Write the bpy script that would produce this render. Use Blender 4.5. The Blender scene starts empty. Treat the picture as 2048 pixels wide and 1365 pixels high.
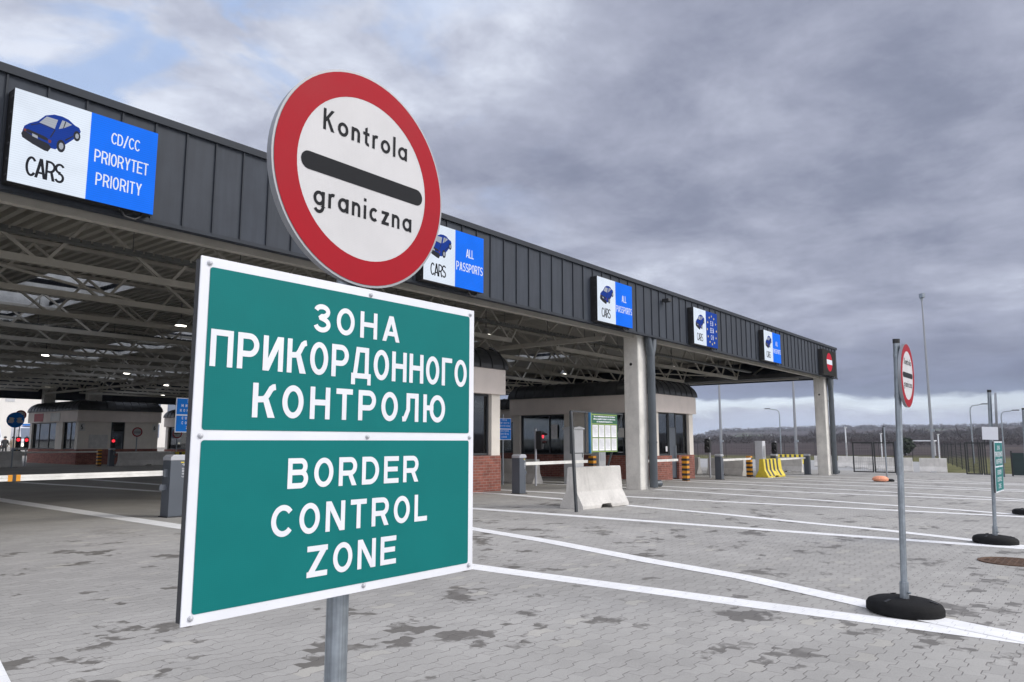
import bpy, bmesh, math, random
from mathutils import Vector, Matrix, noise as mnoise
R = math.radians
random.seed(7)
scene = bpy.context.scene
col = scene.collection

# ------------------------------------------------------------------ camera
EYE = 1.25
cam = bpy.data.cameras.new("camera")
cam.sensor_width = 36.0
cam.lens = 1494.0 / 2048.0 * 36.0
cam.clip_start = 0.05
cam.clip_end = 9000
camo = bpy.data.objects.new("camera", cam)
col.objects.link(camo)
AZ = R(38.4)
PITCH = math.atan(201 / 1494)
d = Vector((math.cos(AZ) * math.cos(PITCH), math.sin(AZ) * math.cos(PITCH), math.sin(PITCH)))
camo.location = (0, 0, EYE)
camo.rotation_euler = d.to_track_quat('-Z', 'Y').to_euler()
scene.camera = camo
scene.view_settings.view_transform = 'Standard'
scene.view_settings.look = 'None'
scene.view_settings.exposure = 0.0
scene.view_settings.gamma = 1.0
scene.view_settings.use_curve_mapping = False

# ------------------------------------------------------------------ node helpers
class NT:
    def __init__(s, tree):
        s.t = tree
    def new(s, kind, **kw):
        n = s.t.nodes.new(kind)
        for k, v in kw.items():
            setattr(n, k, v)
        return n
    def put(s, sock, v):
        if isinstance(v, bpy.types.NodeSocket):
            s.t.links.new(v, sock)
        elif v is not None:
            if sock.type == 'RGBA' and not isinstance(v, (int, float)) and len(v) == 3:
                v = (*v, 1)
            sock.default_value = v
    def m(s, op, a, b=None, c=None, clamp=False):
        n = s.new('ShaderNodeMath', operation=op, use_clamp=clamp)
        s.put(n.inputs[0], a)
        if b is not None: s.put(n.inputs[1], b)
        if c is not None: s.put(n.inputs[2], c)
        return n.outputs[0]
    def step(s, x, a, b, lo=0., hi=1.):
        n = s.new('ShaderNodeMapRange', interpolation_type='SMOOTHSTEP')
        s.put(n.inputs['Value'], x)
        s.put(n.inputs['From Min'], a); s.put(n.inputs['From Max'], b)
        s.put(n.inputs['To Min'], lo); s.put(n.inputs['To Max'], hi)
        return n.outputs[0]
    def xyz(s, v):
        n = s.new('ShaderNodeSeparateXYZ'); s.put(n.inputs[0], v)
        return n.outputs[0], n.outputs[1], n.outputs[2]
    def vec(s, x, y, z=0.):
        n = s.new('ShaderNodeCombineXYZ')
        s.put(n.inputs[0], x); s.put(n.inputs[1], y); s.put(n.inputs[2], z)
        return n.outputs[0]
    def noise(s, v, scale=1., detail=4., rough=.5, dist=0.):
        n = s.new('ShaderNodeTexNoise')
        s.put(n.inputs['Vector'], v)
        n.inputs['Scale'].default_value = scale
        n.inputs['Detail'].default_value = detail
        n.inputs['Roughness'].default_value = rough
        n.inputs['Distortion'].default_value = dist
        return n.outputs['Fac']
    def white(s, v):
        n = s.new('ShaderNodeTexWhiteNoise', noise_dimensions='3D')
        s.put(n.inputs['Vector'], v)
        return n.outputs['Value']
    def mix(s, f, a, b):
        n = s.new('ShaderNodeMix', data_type='RGBA')
        s.put(n.inputs[0], f); s.put(n.inputs[6], a); s.put(n.inputs[7], b)
        return n.outputs[2]
    def scale(s, c, f):
        n = s.new('ShaderNodeVectorMath', operation='SCALE')
        s.put(n.inputs[0], c); s.put(n.inputs[3], f)
        return n.outputs[0]
    def ramp(s, f, stops):
        n = s.new('ShaderNodeValToRGB')
        e = n.color_ramp.elements
        while len(e) < len(stops): e.new(.5)
        for el, (p, c) in zip(e, stops):
            el.position = p; el.color = (*c, 1)
        s.put(n.inputs[0], f)
        return n.outputs[0]

# ------------------------------------------------------------------ world: broken grey overcast
SUN_EL, SUN_AZ = R(33), R(-57)          # azimuth measured from +X (along the facade)
world = bpy.data.worlds.new("World"); scene.world = world
world.use_nodes = True
w = NT(world.node_tree)
bg = world.node_tree.nodes['Background']
sky = w.new('ShaderNodeTexSky', sky_type='NISHITA')
sky.sun_disc = False
sky.sun_elevation = SUN_EL
sky.sun_rotation = R(90) - SUN_AZ
tc = w.new('ShaderNodeTexCoord')
dx, dy, dz = w.xyz(tc.outputs['Generated'])
zc = w.m('MAXIMUM', dz, 0.0)
hor = w.m('SQRT', w.m('ADD', w.m('MULTIPLY', dx, dx), w.m('MULTIPLY', dy, dy)))
elev = w.m('DIVIDE', dz, w.m('MAXIMUM', hor, .01))
den = w.m('ADD', zc, 0.16)
pu, pv = w.m('DIVIDE', dx, den), w.m('DIVIDE', dy, den)
pc = w.vec(pu, pv, 4.13)
n1 = w.noise(pc, .85, 8, .54, .3)
n2 = w.noise(w.vec(pu, pv, 14.77), 2.9, 9, .62, .15)
n3 = w.noise(w.vec(pu, pv, 31.6), 3.4, 6, .52, .5)
body = w.m('ADD', w.m('MULTIPLY', n1, .60), w.m('MULTIPLY', n2, .40))
# thinner cover (brighter, with blue gaps) towards +Y, left of the view
left = w.step(w.m('ADD', w.m('MULTIPLY', dy, .93), w.m('MULTIPLY', dx, -.36)), -.05, .8)
body = w.m('ADD', body, w.m('MULTIPLY', left, .135))
cloud = w.ramp(body, [(.31, (.17, .20, .285)), (.425, (.265, .292, .395)), (.50, (.365, .392, .505)), (.575, (.49, .525, .645)), (.67, (.77, .82, .94))])
gap = w.m('MULTIPLY', w.step(n3, .46, .62), w.step(left, .15, .8))
blue = w.mix(.12, (.42, .58, .90), w.scale(sky.outputs[0], .10))
skyc = w.mix(w.m('MULTIPLY', gap, .8), cloud, blue)
# dark bank low down, bright strip under it, pale haze at the horizon
ew = w.m('ADD', elev, w.m('MULTIPLY', w.m('SUBTRACT', w.noise(w.vec(w.m('MULTIPLY', dx, 9.), w.m('MULTIPLY', dy, 9.), w.m('MULTIPLY', dz, 26.)), 1., 6, .55, .2), .5), .05))
puffs = w.noise(w.vec(w.m('MULTIPLY', dx, 6.), w.m('MULTIPLY', dy, 6.), w.m('MULTIPLY', dz, 34.)), 1., 7, .6, .4)
low = w.ramp(w.m('MULTIPLY', ew, 5.), [(.0, (.45, .51, .65)), (.10, (.46, .52, .66)), (.17, (.50, .54, .66)), (.205, (.78, .86, .93)), (.245, (.74, .83, .92)), (.275, (.22, .265, .385)), (.36, (.185, .215, .325)), (.80, (.29, .315, .435))])
low = w.scale(low, w.step(puffs, .3, .7, .84, 1.16))
lm = w.step(ew, .055, .20, 1., 0.)
lm2 = w.m('MULTIPLY', lm, w.step(dx, -.3, .3))
skyc = w.mix(lm2, skyc, low)
# brighter cloud on the sun's side of the sky, behind the photographer
sdot = w.m('ADD', w.m('ADD', w.m('MULTIPLY', dx, math.cos(SUN_AZ) * math.cos(SUN_EL)), w.m('MULTIPLY', dy, math.sin(SUN_AZ) * math.cos(SUN_EL))), w.m('MULTIPLY', dz, math.sin(SUN_EL)))
bk = w.step(sdot, .62, 1.)
skyc = w.mix(w.m('MULTIPLY', bk, .8), skyc, (.60, .585, .57))
behind = w.step(w.m('ADD', w.m('MULTIPLY', dx, -.92), w.m('MULTIPLY', dy, -.39)), -.10, .60)
skyc = w.mix(w.m('MULTIPLY', behind, .6), skyc, (.47, .455, .45))
skyc = w.scale(skyc, w.m('ADD', w.m('ADD', 1., w.m('MULTIPLY', bk, 2.4)), w.m('MULTIPLY', behind, 2.15)))
w.put(bg.inputs[0], w.scale(skyc, 10.0))
bg.inputs[1].default_value = 0.1

sun = bpy.data.lights.new("sun", 'SUN')
sun.energy = 1.5
sun.angle = R(18)
sun.color = (1., .955, .885)
suno = bpy.data.objects.new("sun", sun); col.objects.link(suno)
sd = Vector((math.cos(SUN_AZ) * math.cos(SUN_EL), math.sin(SUN_AZ) * math.cos(SUN_EL), math.sin(SUN_EL)))
suno.rotation_euler = (-sd).to_track_quat('-Z', 'Y').to_euler()
suno.location = sd * 60

# ------------------------------------------------------------------ materials
MATS = {}
def mat(name, color, rough=.6, metal=0., vary=.12, vscale=3., bump=0., bscale=60., spec=.5, emit=0.):
    if name in MATS: return MATS[name]
    m = bpy.data.materials.new(name); m.use_nodes = True
    t = NT(m.node_tree); b = m.node_tree.nodes['Principled BSDF']
    tcn = t.new('ShaderNodeTexCoord')
    n = t.noise(tcn.outputs['Object'], vscale, 5, .6)
    c1 = tuple(min(1, c * (1 + vary)) for c in color); c2 = tuple(c * (1 - vary) for c in color)
    t.put(b.inputs['Base Color'], t.mix(t.step(n, .3, .7), c2, c1))
    t.put(b.inputs['Roughness'], t.step(n, .2, .8, max(.02, rough - .06), min(1, rough + .06)))
    b.inputs['Metallic'].default_value = metal
    b.inputs['Specular IOR Level'].default_value = spec
    if emit:
        t.put(b.inputs['Emission Color'], color); b.inputs['Emission Strength'].default_value = emit
    if bump:
        bn = t.new('ShaderNodeBump'); bn.inputs['Strength'].default_value = bump; bn.inputs['Distance'].default_value = .01
        t.put(bn.inputs['Height'], t.noise(tcn.outputs['Object'], bscale, 6, .65))
        t.put(b.inputs['Normal'], bn.outputs[0])
    MATS[name] = m
    return m

def glass(name, tint, rough=.03, trans=.6):
    if name in MATS: return MATS[name]
    m = bpy.data.materials.new(name); m.use_nodes = True
    t = NT(m.node_tree); nt = m.node_tree
    for n in list(nt.nodes): nt.nodes.remove(n)
    out = t.new('ShaderNodeOutputMaterial')
    tr = t.new('ShaderNodeBsdfTransparent'); t.put(tr.inputs[0], tint)
    gl = t.new('ShaderNodeBsdfGlossy'); gl.inputs['Roughness'].default_value = rough
    gl.inputs['Color'].default_value = (.9, .95, 1, 1)
    fr = t.new('ShaderNodeFresnel'); fr.inputs['IOR'].default_value = 1.6
    mx = t.new('ShaderNodeMixShader')
    t.put(mx.inputs[0], fr.outputs[0]); t.put(mx.inputs[1], tr.outputs[0]); t.put(mx.inputs[2], gl.outputs[0])
    t.put(out.inputs[0], mx.outputs[0])
    MATS[name] = m
    return m

def paver_nodes(t):
    """interlocking concrete blocks: wavy joints along X, straight ones across; returns joint mask, cell value, cell vector, position"""
    geo = t.new('ShaderNodeNewGeometry')
    x, y, z = t.xyz(geo.outputs['Position'])
    p, q = .112, .222
    tri = t.m('ABSOLUTE', t.m('SUBTRACT', t.m('FRACT', t.m('DIVIDE', x, q)), .5))
    wav = t.m('MULTIPLY', t.m('SUBTRACT', t.step(tri, .17, .33), .5), .030)
    yy = t.m('DIVIDE', t.m('ADD', y, wav), p)
    row = t.m('FLOOR', yy)
    fy = t.m('ABSOLUTE', t.m('SUBTRACT', t.m('FRACT', yy), .5))
    off = t.m('MULTIPLY', t.m('MODULO', t.m('ABSOLUTE', row), 2.), .5)
    xx = t.m('ADD', t.m('DIVIDE', x, q), off)
    ix = t.m('FLOOR', xx)
    fx = t.m('ABSOLUTE', t.m('SUBTRACT', t.m('FRACT', xx), .5))
    jn = t.noise(geo.outputs['Position'], 9., 2, .5)
    jy = t.m('MULTIPLY', t.step(fy, .458, .488), t.step(jn, .33, .62, .45, 1.))
    jx = t.m('MULTIPLY', t.step(fx, .480, .494), t.step(jn, .4, .7, .1, .75))
    joint = t.m('MAXIMUM', jy, jx)
    cell = t.vec(t.m('MULTIPLY', ix, q), t.m('MULTIPLY', row, p), 0.)
    return joint, t.white(cell), cell, geo.outputs['Position'], (x, y, z)

def paving_material():
    m = bpy.data.materials.new("grey concrete block paving"); m.use_nodes = True
    t = NT(m.node_tree); b = m.node_tree.nodes['Principled BSDF']
    joint, wn, cell, pos, (x, y, z) = paver_nodes(t)
    big = t.noise(pos, .23, 4, .55)
    mid = t.noise(pos, 1.3, 5, .6)
    fine = t.noise(pos, 90., 4, .7)
    base = t.mix(wn, (.325, .316, .299), (.368, .358, .338))
    base = t.mix(t.step(t.white(t.vec(t.m('MULTIPLY', wn, 31.), wn, 4.)), .93, 1.), base, (.40, .385, .35))
    base = t.scale(base, t.step(big, .3, .7, .86, 1.1))
    base = t.scale(base, t.step(mid, .25, .75, .93, 1.06))
    base = t.scale(base, t.step(fine, .2, .8, .9, 1.1))
    # damp blocks: whole blocks picked by a slow noise sampled per block
    st = t.m('ADD', t.m('MULTIPLY', t.noise(t.mix(.42, cell, pos), 1.45, 5, .68), .90), t.m('MULTIPLY', wn, .10))
    st = t.m('ADD', st, t.m('MULTIPLY', t.m('SUBTRACT', t.noise(pos, 8., 5, .7), .5), .24))
    st = t.m('ADD', st, t.m('MULTIPLY', t.m('SUBTRACT', big, .5), .20))
    out = t.step(y, 9.5, 13.5, 1., 0.)
    damp = t.m('MULTIPLY', t.step(st, .576, .618), out)
    damp = t.m('MULTIPLY', damp, t.step(t.noise(pos, 5., 3, .5), .30, .46, .55, 1.))
    base = t.mix(t.m('MULTIPLY', damp, .84), base, (.112, .103, .090))
    # browner, darker paving from the canopy edge inward
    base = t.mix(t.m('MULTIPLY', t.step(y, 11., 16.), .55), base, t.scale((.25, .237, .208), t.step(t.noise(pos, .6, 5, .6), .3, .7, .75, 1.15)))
    base = t.mix(t.m('MULTIPLY', joint, .62), base, (.085, .073, .07))
    t.put(b.inputs['Base Color'], base)
    t.put(b.inputs['Roughness'], t.m('SUBTRACT', .82, t.m('MULTIPLY', damp, .30)))
    b.inputs['Specular IOR Level'].default_value = .35
    bn = t.new('ShaderNodeBump'); bn.inputs['Strength'].default_value = .6; bn.inputs['Distance'].default_value = .006
    t.put(bn.inputs['Height'], t.m('ADD', t.m('MULTIPLY', joint, -1.), t.m('ADD', t.m('MULTIPLY', fine, .18), t.m('MULTIPLY', wn, .12))))
    t.put(b.inputs['Normal'], bn.outputs[0])
    return m

def marking_material():
    m = bpy.data.materials.new("white road paint"); m.use_nodes = True
    t = NT(m.node_tree); b = m.node_tree.nodes['Principled BSDF']
    joint, wn, cell, pos, (x, y, z) = paver_nodes(t)
    c = t.mix(t.step(t.noise(pos, 6., 5, .65), .3, .7), (.74, .74, .74), (.84, .84, .84))
    c = t.mix(t.m('MULTIPLY', joint, .35), c, (.25, .25, .25))
    c = t.mix(t.step(t.noise(pos, 26., 4, .7), .68, .76, 0., .5), c, (.36, .36, .35))
    t.put(b.inputs['Base Color'], c); b.inputs['Roughness'].default_value = .7
    return m

def brick_material():
    m = bpy.data.materials.new("red brick"); m.use_nodes = True
    t = NT(m.node_tree); b = m.node_tree.nodes['Principled BSDF']
    geo = t.new('ShaderNodeNewGeometry')
    x, y, z = t.xyz(geo.outputs['Position'])
    u = t.m('ADD', x, y)
    br = t.new('ShaderNodeTexBrick'); br.offset = .5
    t.put(br.inputs['Vector'], t.vec(u, z, 0))
    br.inputs['Scale'].default_value = 1.
    br.inputs['Brick Width'].default_value = .26; br.inputs['Row Height'].default_value = .082
    br.inputs['Mortar Size'].default_value = .006
    br.inputs['Color1'].default_value = (.20, .062, .045, 1); br.inputs['Color2'].default_value = (.31, .105, .075, 1)
    br.inputs['Mortar'].default_value = (.30, .24, .21, 1)
    n = t.noise(geo.outputs['Position'], 5., 4, .6)
    t.put(b.inputs['Base Color'], t.scale(br.outputs['Color'], t.step(n, .3, .7, .8, 1.15)))
    b.inputs['Roughness'].default_value = .85
    bn = t.new('ShaderNodeBump'); bn.inputs['Strength'].default_value = .5; bn.inputs['Distance'].default_value = .01
    t.put(bn.inputs['Height'], t.m('SUBTRACT', 1., br.outputs['Fac'])); t.put(b.inputs['Normal'], bn.outputs[0])
    return m

def concrete_material(name, color, pits=True):
    m = bpy.data.materials.new(name); m.use_nodes = True
    t = NT(m.node_tree); b = m.node_tree.nodes['Principled BSDF']
    geo = t.new('ShaderNodeNewGeometry'); P = geo.outputs['Position']
    x, y, z = t.xyz(P)
    n = t.noise(P, 1.6, 6, .62); f = t.noise(P, 38., 4, .7)
    drip = t.noise(t.vec(t.m('MULTIPLY', x, 7.), t.m('MULTIPLY', y, 7.), t.m('MULTIPLY', z, .6)), 1., 4, .6)
    c = t.scale(color, t.step(n, .25, .75, .82, 1.12))
    c = t.scale(c, t.step(f, .2, .8, .9, 1.08))
    c = t.scale(c, t.step(drip, .55, .8, 1., .8))
    vo = t.new('ShaderNodeTexVoronoi'); t.put(vo.inputs['Vector'], P); vo.inputs['Scale'].default_value = 9.
    pit = t.m('MULTIPLY', t.step(vo.outputs['Distance'], .04, .09, 1., 0.), t.step(t.noise(P, 3., 2, .5), .5, .6))
    c = t.mix(t.m('MULTIPLY', pit, .5), c, (.16, .15, .13))
    t.put(b.inputs['Base Color'], c); b.inputs['Roughness'].default_value = .85
    bn = t.new('ShaderNodeBump'); bn.inputs['Strength'].default_value = .35; bn.inputs['Distance'].default_value = .008
    t.put(bn.inputs['Height'], t.m('SUBTRACT', f, pit)); t.put(b.inputs['Normal'], bn.outputs[0])
    return m

def screen_material(name, color, strength):
    """LED module face: emits, with the fine dark pitch between module rows"""
    m = bpy.data.materials.new(name); m.use_nodes = True
    t = NT(m.node_tree); b = m.node_tree.nodes['Principled BSDF']
    geo = t.new('ShaderNodeNewGeometry')
    x, y, z = t.xyz(geo.outputs['Position'])
    ln = t.m('ABSOLUTE', t.m('SUBTRACT', t.m('FRACT', t.m('DIVIDE', z, .032)), .5))
    k = t.step(ln, .36, .5, 1., .80)
    k = t.m('MULTIPLY', k, t.step(t.noise(geo.outputs['Position'], 2.2, 3, .5), .3, .7, .95, 1.03))
    b.inputs['Base Color'].default_value = (.005, .005, .005, 1)
    b.inputs['Roughness'].default_value = .8; b.inputs['Specular IOR Level'].default_value = .02
    t.put(b.inputs['Emission Color'], color)
    t.put(b.inputs['Emission Strength'], t.m('MULTIPLY', k, strength))
    return m

def sheeting_material(name, color, vary=.04):
    """retroreflective sign sheeting with its faint honeycomb"""
    m = bpy.data.materials.new(name); m.use_nodes = True
    t = NT(m.node_tree); b = m.node_tree.nodes['Principled BSDF']
    geo = t.new('ShaderNodeNewGeometry'); P = geo.outputs['Position']
    vo = t.new('ShaderNodeTexVoronoi', feature='DISTANCE_TO_EDGE'); t.put(vo.inputs['Vector'], P); vo.inputs['Scale'].default_value = 260.
    vo.inputs['Randomness'].default_value = .25
    n = t.noise(P, 7., 5, .6)
    c = t.scale(color, t.step(n, .3, .7, 1 - vary, 1 + vary))
    c = t.scale(c, t.step(vo.outputs['Distance'], .0, .12, .90, 1.))
    t.put(b.inputs['Base Color'], c)
    t.put(b.inputs['Roughness'], t.step(n, .3, .7, .45, .55))
    b.inputs['Specular IOR Level'].default_value = .10
    return m

M_PAVE = paving_material(); M_MARK = marking_material(); M_BRICK = brick_material()
M_CONC = concrete_material("cast concrete", (.70, .68, .63)); M_CONC2 = concrete_material("pale precast concrete", (.60, .58, .545))
def cladding():
    m = bpy.data.materials.new("anthracite cladding"); m.use_nodes = True
    t = NT(m.node_tree); b = m.node_tree.nodes['Principled BSDF']
    geo = t.new('ShaderNodeNewGeometry'); P = geo.outputs['Position']; x, y, z = t.xyz(P)
    pid = t.white(t.vec(t.m('FLOOR', t.m('DIVIDE', t.m('ADD', t.m('ADD', x, y), 36.25), .515)), 3., 7.))
    streak = t.noise(t.vec(t.m('MULTIPLY', x, 9.), t.m('MULTIPLY', y, 9.), t.m('MULTIPLY', z, .8)), 1., 5, .6)
    n = t.noise(P, 2.2, 5, .6)
    c = t.scale((.040, .047, .060), t.step(pid, 0., 1., .90, 1.12))
    c = t.scale(c, t.step(streak, .3, .75, .93, 1.14)); c = t.scale(c, t.step(n, .3, .7, .95, 1.06))
    t.put(b.inputs['Base Color'], c); b.inputs['Metallic'].default_value = 0.; b.inputs['Specular IOR Level'].default_value = .22
    t.put(b.inputs['Roughness'], t.step(pid, 0., 1., .55, .66))
    bn = t.new('ShaderNodeBump'); bn.inputs['Strength'].default_value = .12; bn.inputs['Distance'].default_value = .02
    t.put(bn.inputs['Height'], t.noise(P, 1.6, 2, .5)); t.put(b.inputs['Normal'], bn.outputs[0])
    return m
M_FASC = cladding()
M_FTRIM = mat("anthracite trim", (.032, .037, .046), .6, .0, .1, 2., spec=.2)
M_STEEL = mat("grey painted steel", (.43, .41, .365), .55, .0, .08, 2.)
M_DECK = mat("galvanised roof deck", (.43, .415, .37), .55, .0, .10, .8)
M_SHADE = mat("dark edge shade", (.035, .036, .038), .7)
def galv_material():
    m = bpy.data.materials.new("galvanised steel"); m.use_nodes = True
    t = NT(m.node_tree); b = m.node_tree.nodes['Principled BSDF']
    tcn = t.new('ShaderNodeTexCoord'); x, y, z = t.xyz(tcn.outputs['Object'])
    streak = t.noise(t.vec(t.m('MULTIPLY', x, 160.), t.m('MULTIPLY', y, 160.), t.m('MULTIPLY', z, 2.)), 1., 5, .6)
    blot = t.noise(tcn.outputs['Object'], 22., 5, .65)
    c = t.scale((.30, .335, .365), t.step(streak, .25, .75, .72, 1.25)); c = t.scale(c, t.step(blot, .3, .7, .85, 1.12))
    t.put(b.inputs['Base Color'], c); b.inputs['Metallic'].default_value = .7
    t.put(b.inputs['Roughness'], t.step(blot, .3, .7, .36, .52))
    return m
M_GALV = galv_material()
M_PIPE = mat("dark grey downpipe", (.075, .088, .10), .4, .2, .1, 2.)
M_BLACK = mat("black rubber", (.0085, .0085, .009), .8, 0, .3, 12., .4, 140., spec=.18)
M_BLKP = mat("black plastic", (.014, .014, .015), .45)
M_RED = sheeting_material("red sheeting", (.335, .008, .018))
M_WHITE = sheeting_material("white sheeting", (.575, .57, .575))
M_TEAL = sheeting_material("green sheeting", (.006, .160, .155), .03)
def vinyl():
    m = bpy.data.materials.new("white vinyl"); m.use_nodes = True
    t = NT(m.node_tree); b = m.node_tree.nodes['Principled BSDF']
    tcn = t.new('ShaderNodeTexCoord'); P = tcn.outputs['Object']; x, y, z = t.xyz(P)
    run = t.noise(t.vec(t.m('MULTIPLY', x, 34.), t.m('MULTIPLY', y, 34.), t.m('MULTIPLY', z, 3.)), 1., 5, .65)
    spot = t.noise(P, 70., 3, .6)
    c = t.scale((.72, .735, .775), t.step(t.noise(P, 5., 5, .6), .3, .7, .95, 1.03))
    c = t.mix(t.step(run, .60, .82, 0., .16), c, (.36, .33, .28))
    c = t.mix(t.step(spot, .70, .78, 0., .25), c, (.40, .38, .34))
    t.put(b.inputs['Base Color'], c); b.inputs['Roughness'].default_value = .42; b.inputs['Specular IOR Level'].default_value = .3
    return m
M_WHITEV = vinyl()
M_INK = mat("black sheeting", (.008, .009, .012), .6, spec=.15)
M_ALU = mat("aluminium edge", (.27, .28, .30), .5, .4, .06)
M_STUCCO = mat("beige render", (.74, .665, .61), .85, 0, .05, 1.5, .15, 90.)
M_STUCCO2 = mat("cream render", (.75, .70, .63), .85, 0, .05, 1.5, .15, 90.)
M_ROOFM = mat("dark seam metal", (.045, .047, .05), .42, .4, .12, 2.)
M_FRAME = mat("anthracite window frame", (.05, .055, .06), .45, .2)
M_GLASS = glass("booth glass", (.34, .37, .37))
M_SKYL = glass("booth door glazing", (.80, .84, .88), .1)
def opal():
    m = bpy.data.materials.new("opal skylight sheet"); m.use_nodes = True
    t = NT(m.node_tree)
    for n in list(m.node_tree.nodes): m.node_tree.nodes.remove(n)
    out = t.new('ShaderNodeOutputMaterial'); a = t.new('ShaderNodeBsdfTranslucent'); a.inputs[0].default_value = (.66, .69, .74, 1)
    g = t.new('ShaderNodeBsdfGlossy'); g.inputs['Roughness'].default_value = .3; mx = t.new('ShaderNodeMixShader'); mx.inputs[0].default_value = .06
    t.put(mx.inputs[1], a.outputs[0]); t.put(mx.inputs[2], g.outputs[0]); t.put(out.inputs[0], mx.outputs[0])
    return m
M_OPAL = opal()
M_CAB = mat("slate grey powder coat", (.085, .098, .118), .5, .1, .05)
M_CABTOP = mat("silver lid", (.46, .47, .50), .45, .2, .05)
M_ARM = mat("white lacquered arm", (.74, .73, .69), .4)
M_YEL = mat("yellow paint", (.70, .55, .05), .6, 0, .1, 6.)
M_AMB = mat("amber sheeting", (.72, .30, .015), .5)
M_DKP = mat("charcoal paint", (.035, .036, .04), .6)
M_BLUE = sheeting_material("blue sheeting", (.008, .17, .60))
M_UTIL = mat("light grey cabinet", (.52, .53, .54), .5, .1, .06)
M_PAPER = mat("paper sheets", (.74, .74, .75), .8)
M_GRN = mat("notice board green", (.02, .105, .05), .6)
M_LIME = mat("pale yellow edging", (.30, .38, .09), .6)
M_FENCE = mat("black fence coating", (.020, .022, .024), .6)
M_SCREEN_W = screen_material("led white", (.80, .88, 1.), .98)
M_SCREEN_B = screen_material("led blue", (.010, .185, 1.), .98)
M_SCREEN_D = screen_material("led navy", (.015, .07, .42), .9)
M_LEDTXT = screen_material("led text white", (.86, .9, 1.), .95)
M_LEDDK = screen_material("led text dark", (.020, .022, .03), .9)
M_LEDCAR = screen_material("led car blue", (.012, .050, .33), .9)
M_LEDCARD = screen_material("led car dark", (.035, .037, .05), .9)
M_LEDGRY = screen_material("led car grey", (.42, .45, .52), .9)
M_LEDYEL = screen_material("led star yellow", (.9, .75, .12), .95)
M_LEDRED = screen_material("led red", (.62, .03, .06), .95)
M_LEDLAMP = screen_material("led lamp brown", (.22, .06, .05), .9)
M_LEDOFF = screen_material("led off", (.055, .052, .05), .7)
M_LAMP = mat("lit lamp lens", (1., .97, .86), .4, emit=7.)
M_REDL = mat("lit red lens", (1., .03, .05), .4, emit=1.6)
M_HEADL = mat("lit headlight", (1., .92, .72), .4, emit=3.)

# ------------------------------------------------------------------ mesh helpers
S = 0.0124
def gz(x, y=0.):
    """height of the paved ground: it falls away gently along the facade"""
    xx = max(-60., min(x, 70.))
    z = -S * xx
    if y > 64:
        k = min(1., (y - 64) / 32.); z += 1.1 * k * k * (3 - 2 * k)
    return z

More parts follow.
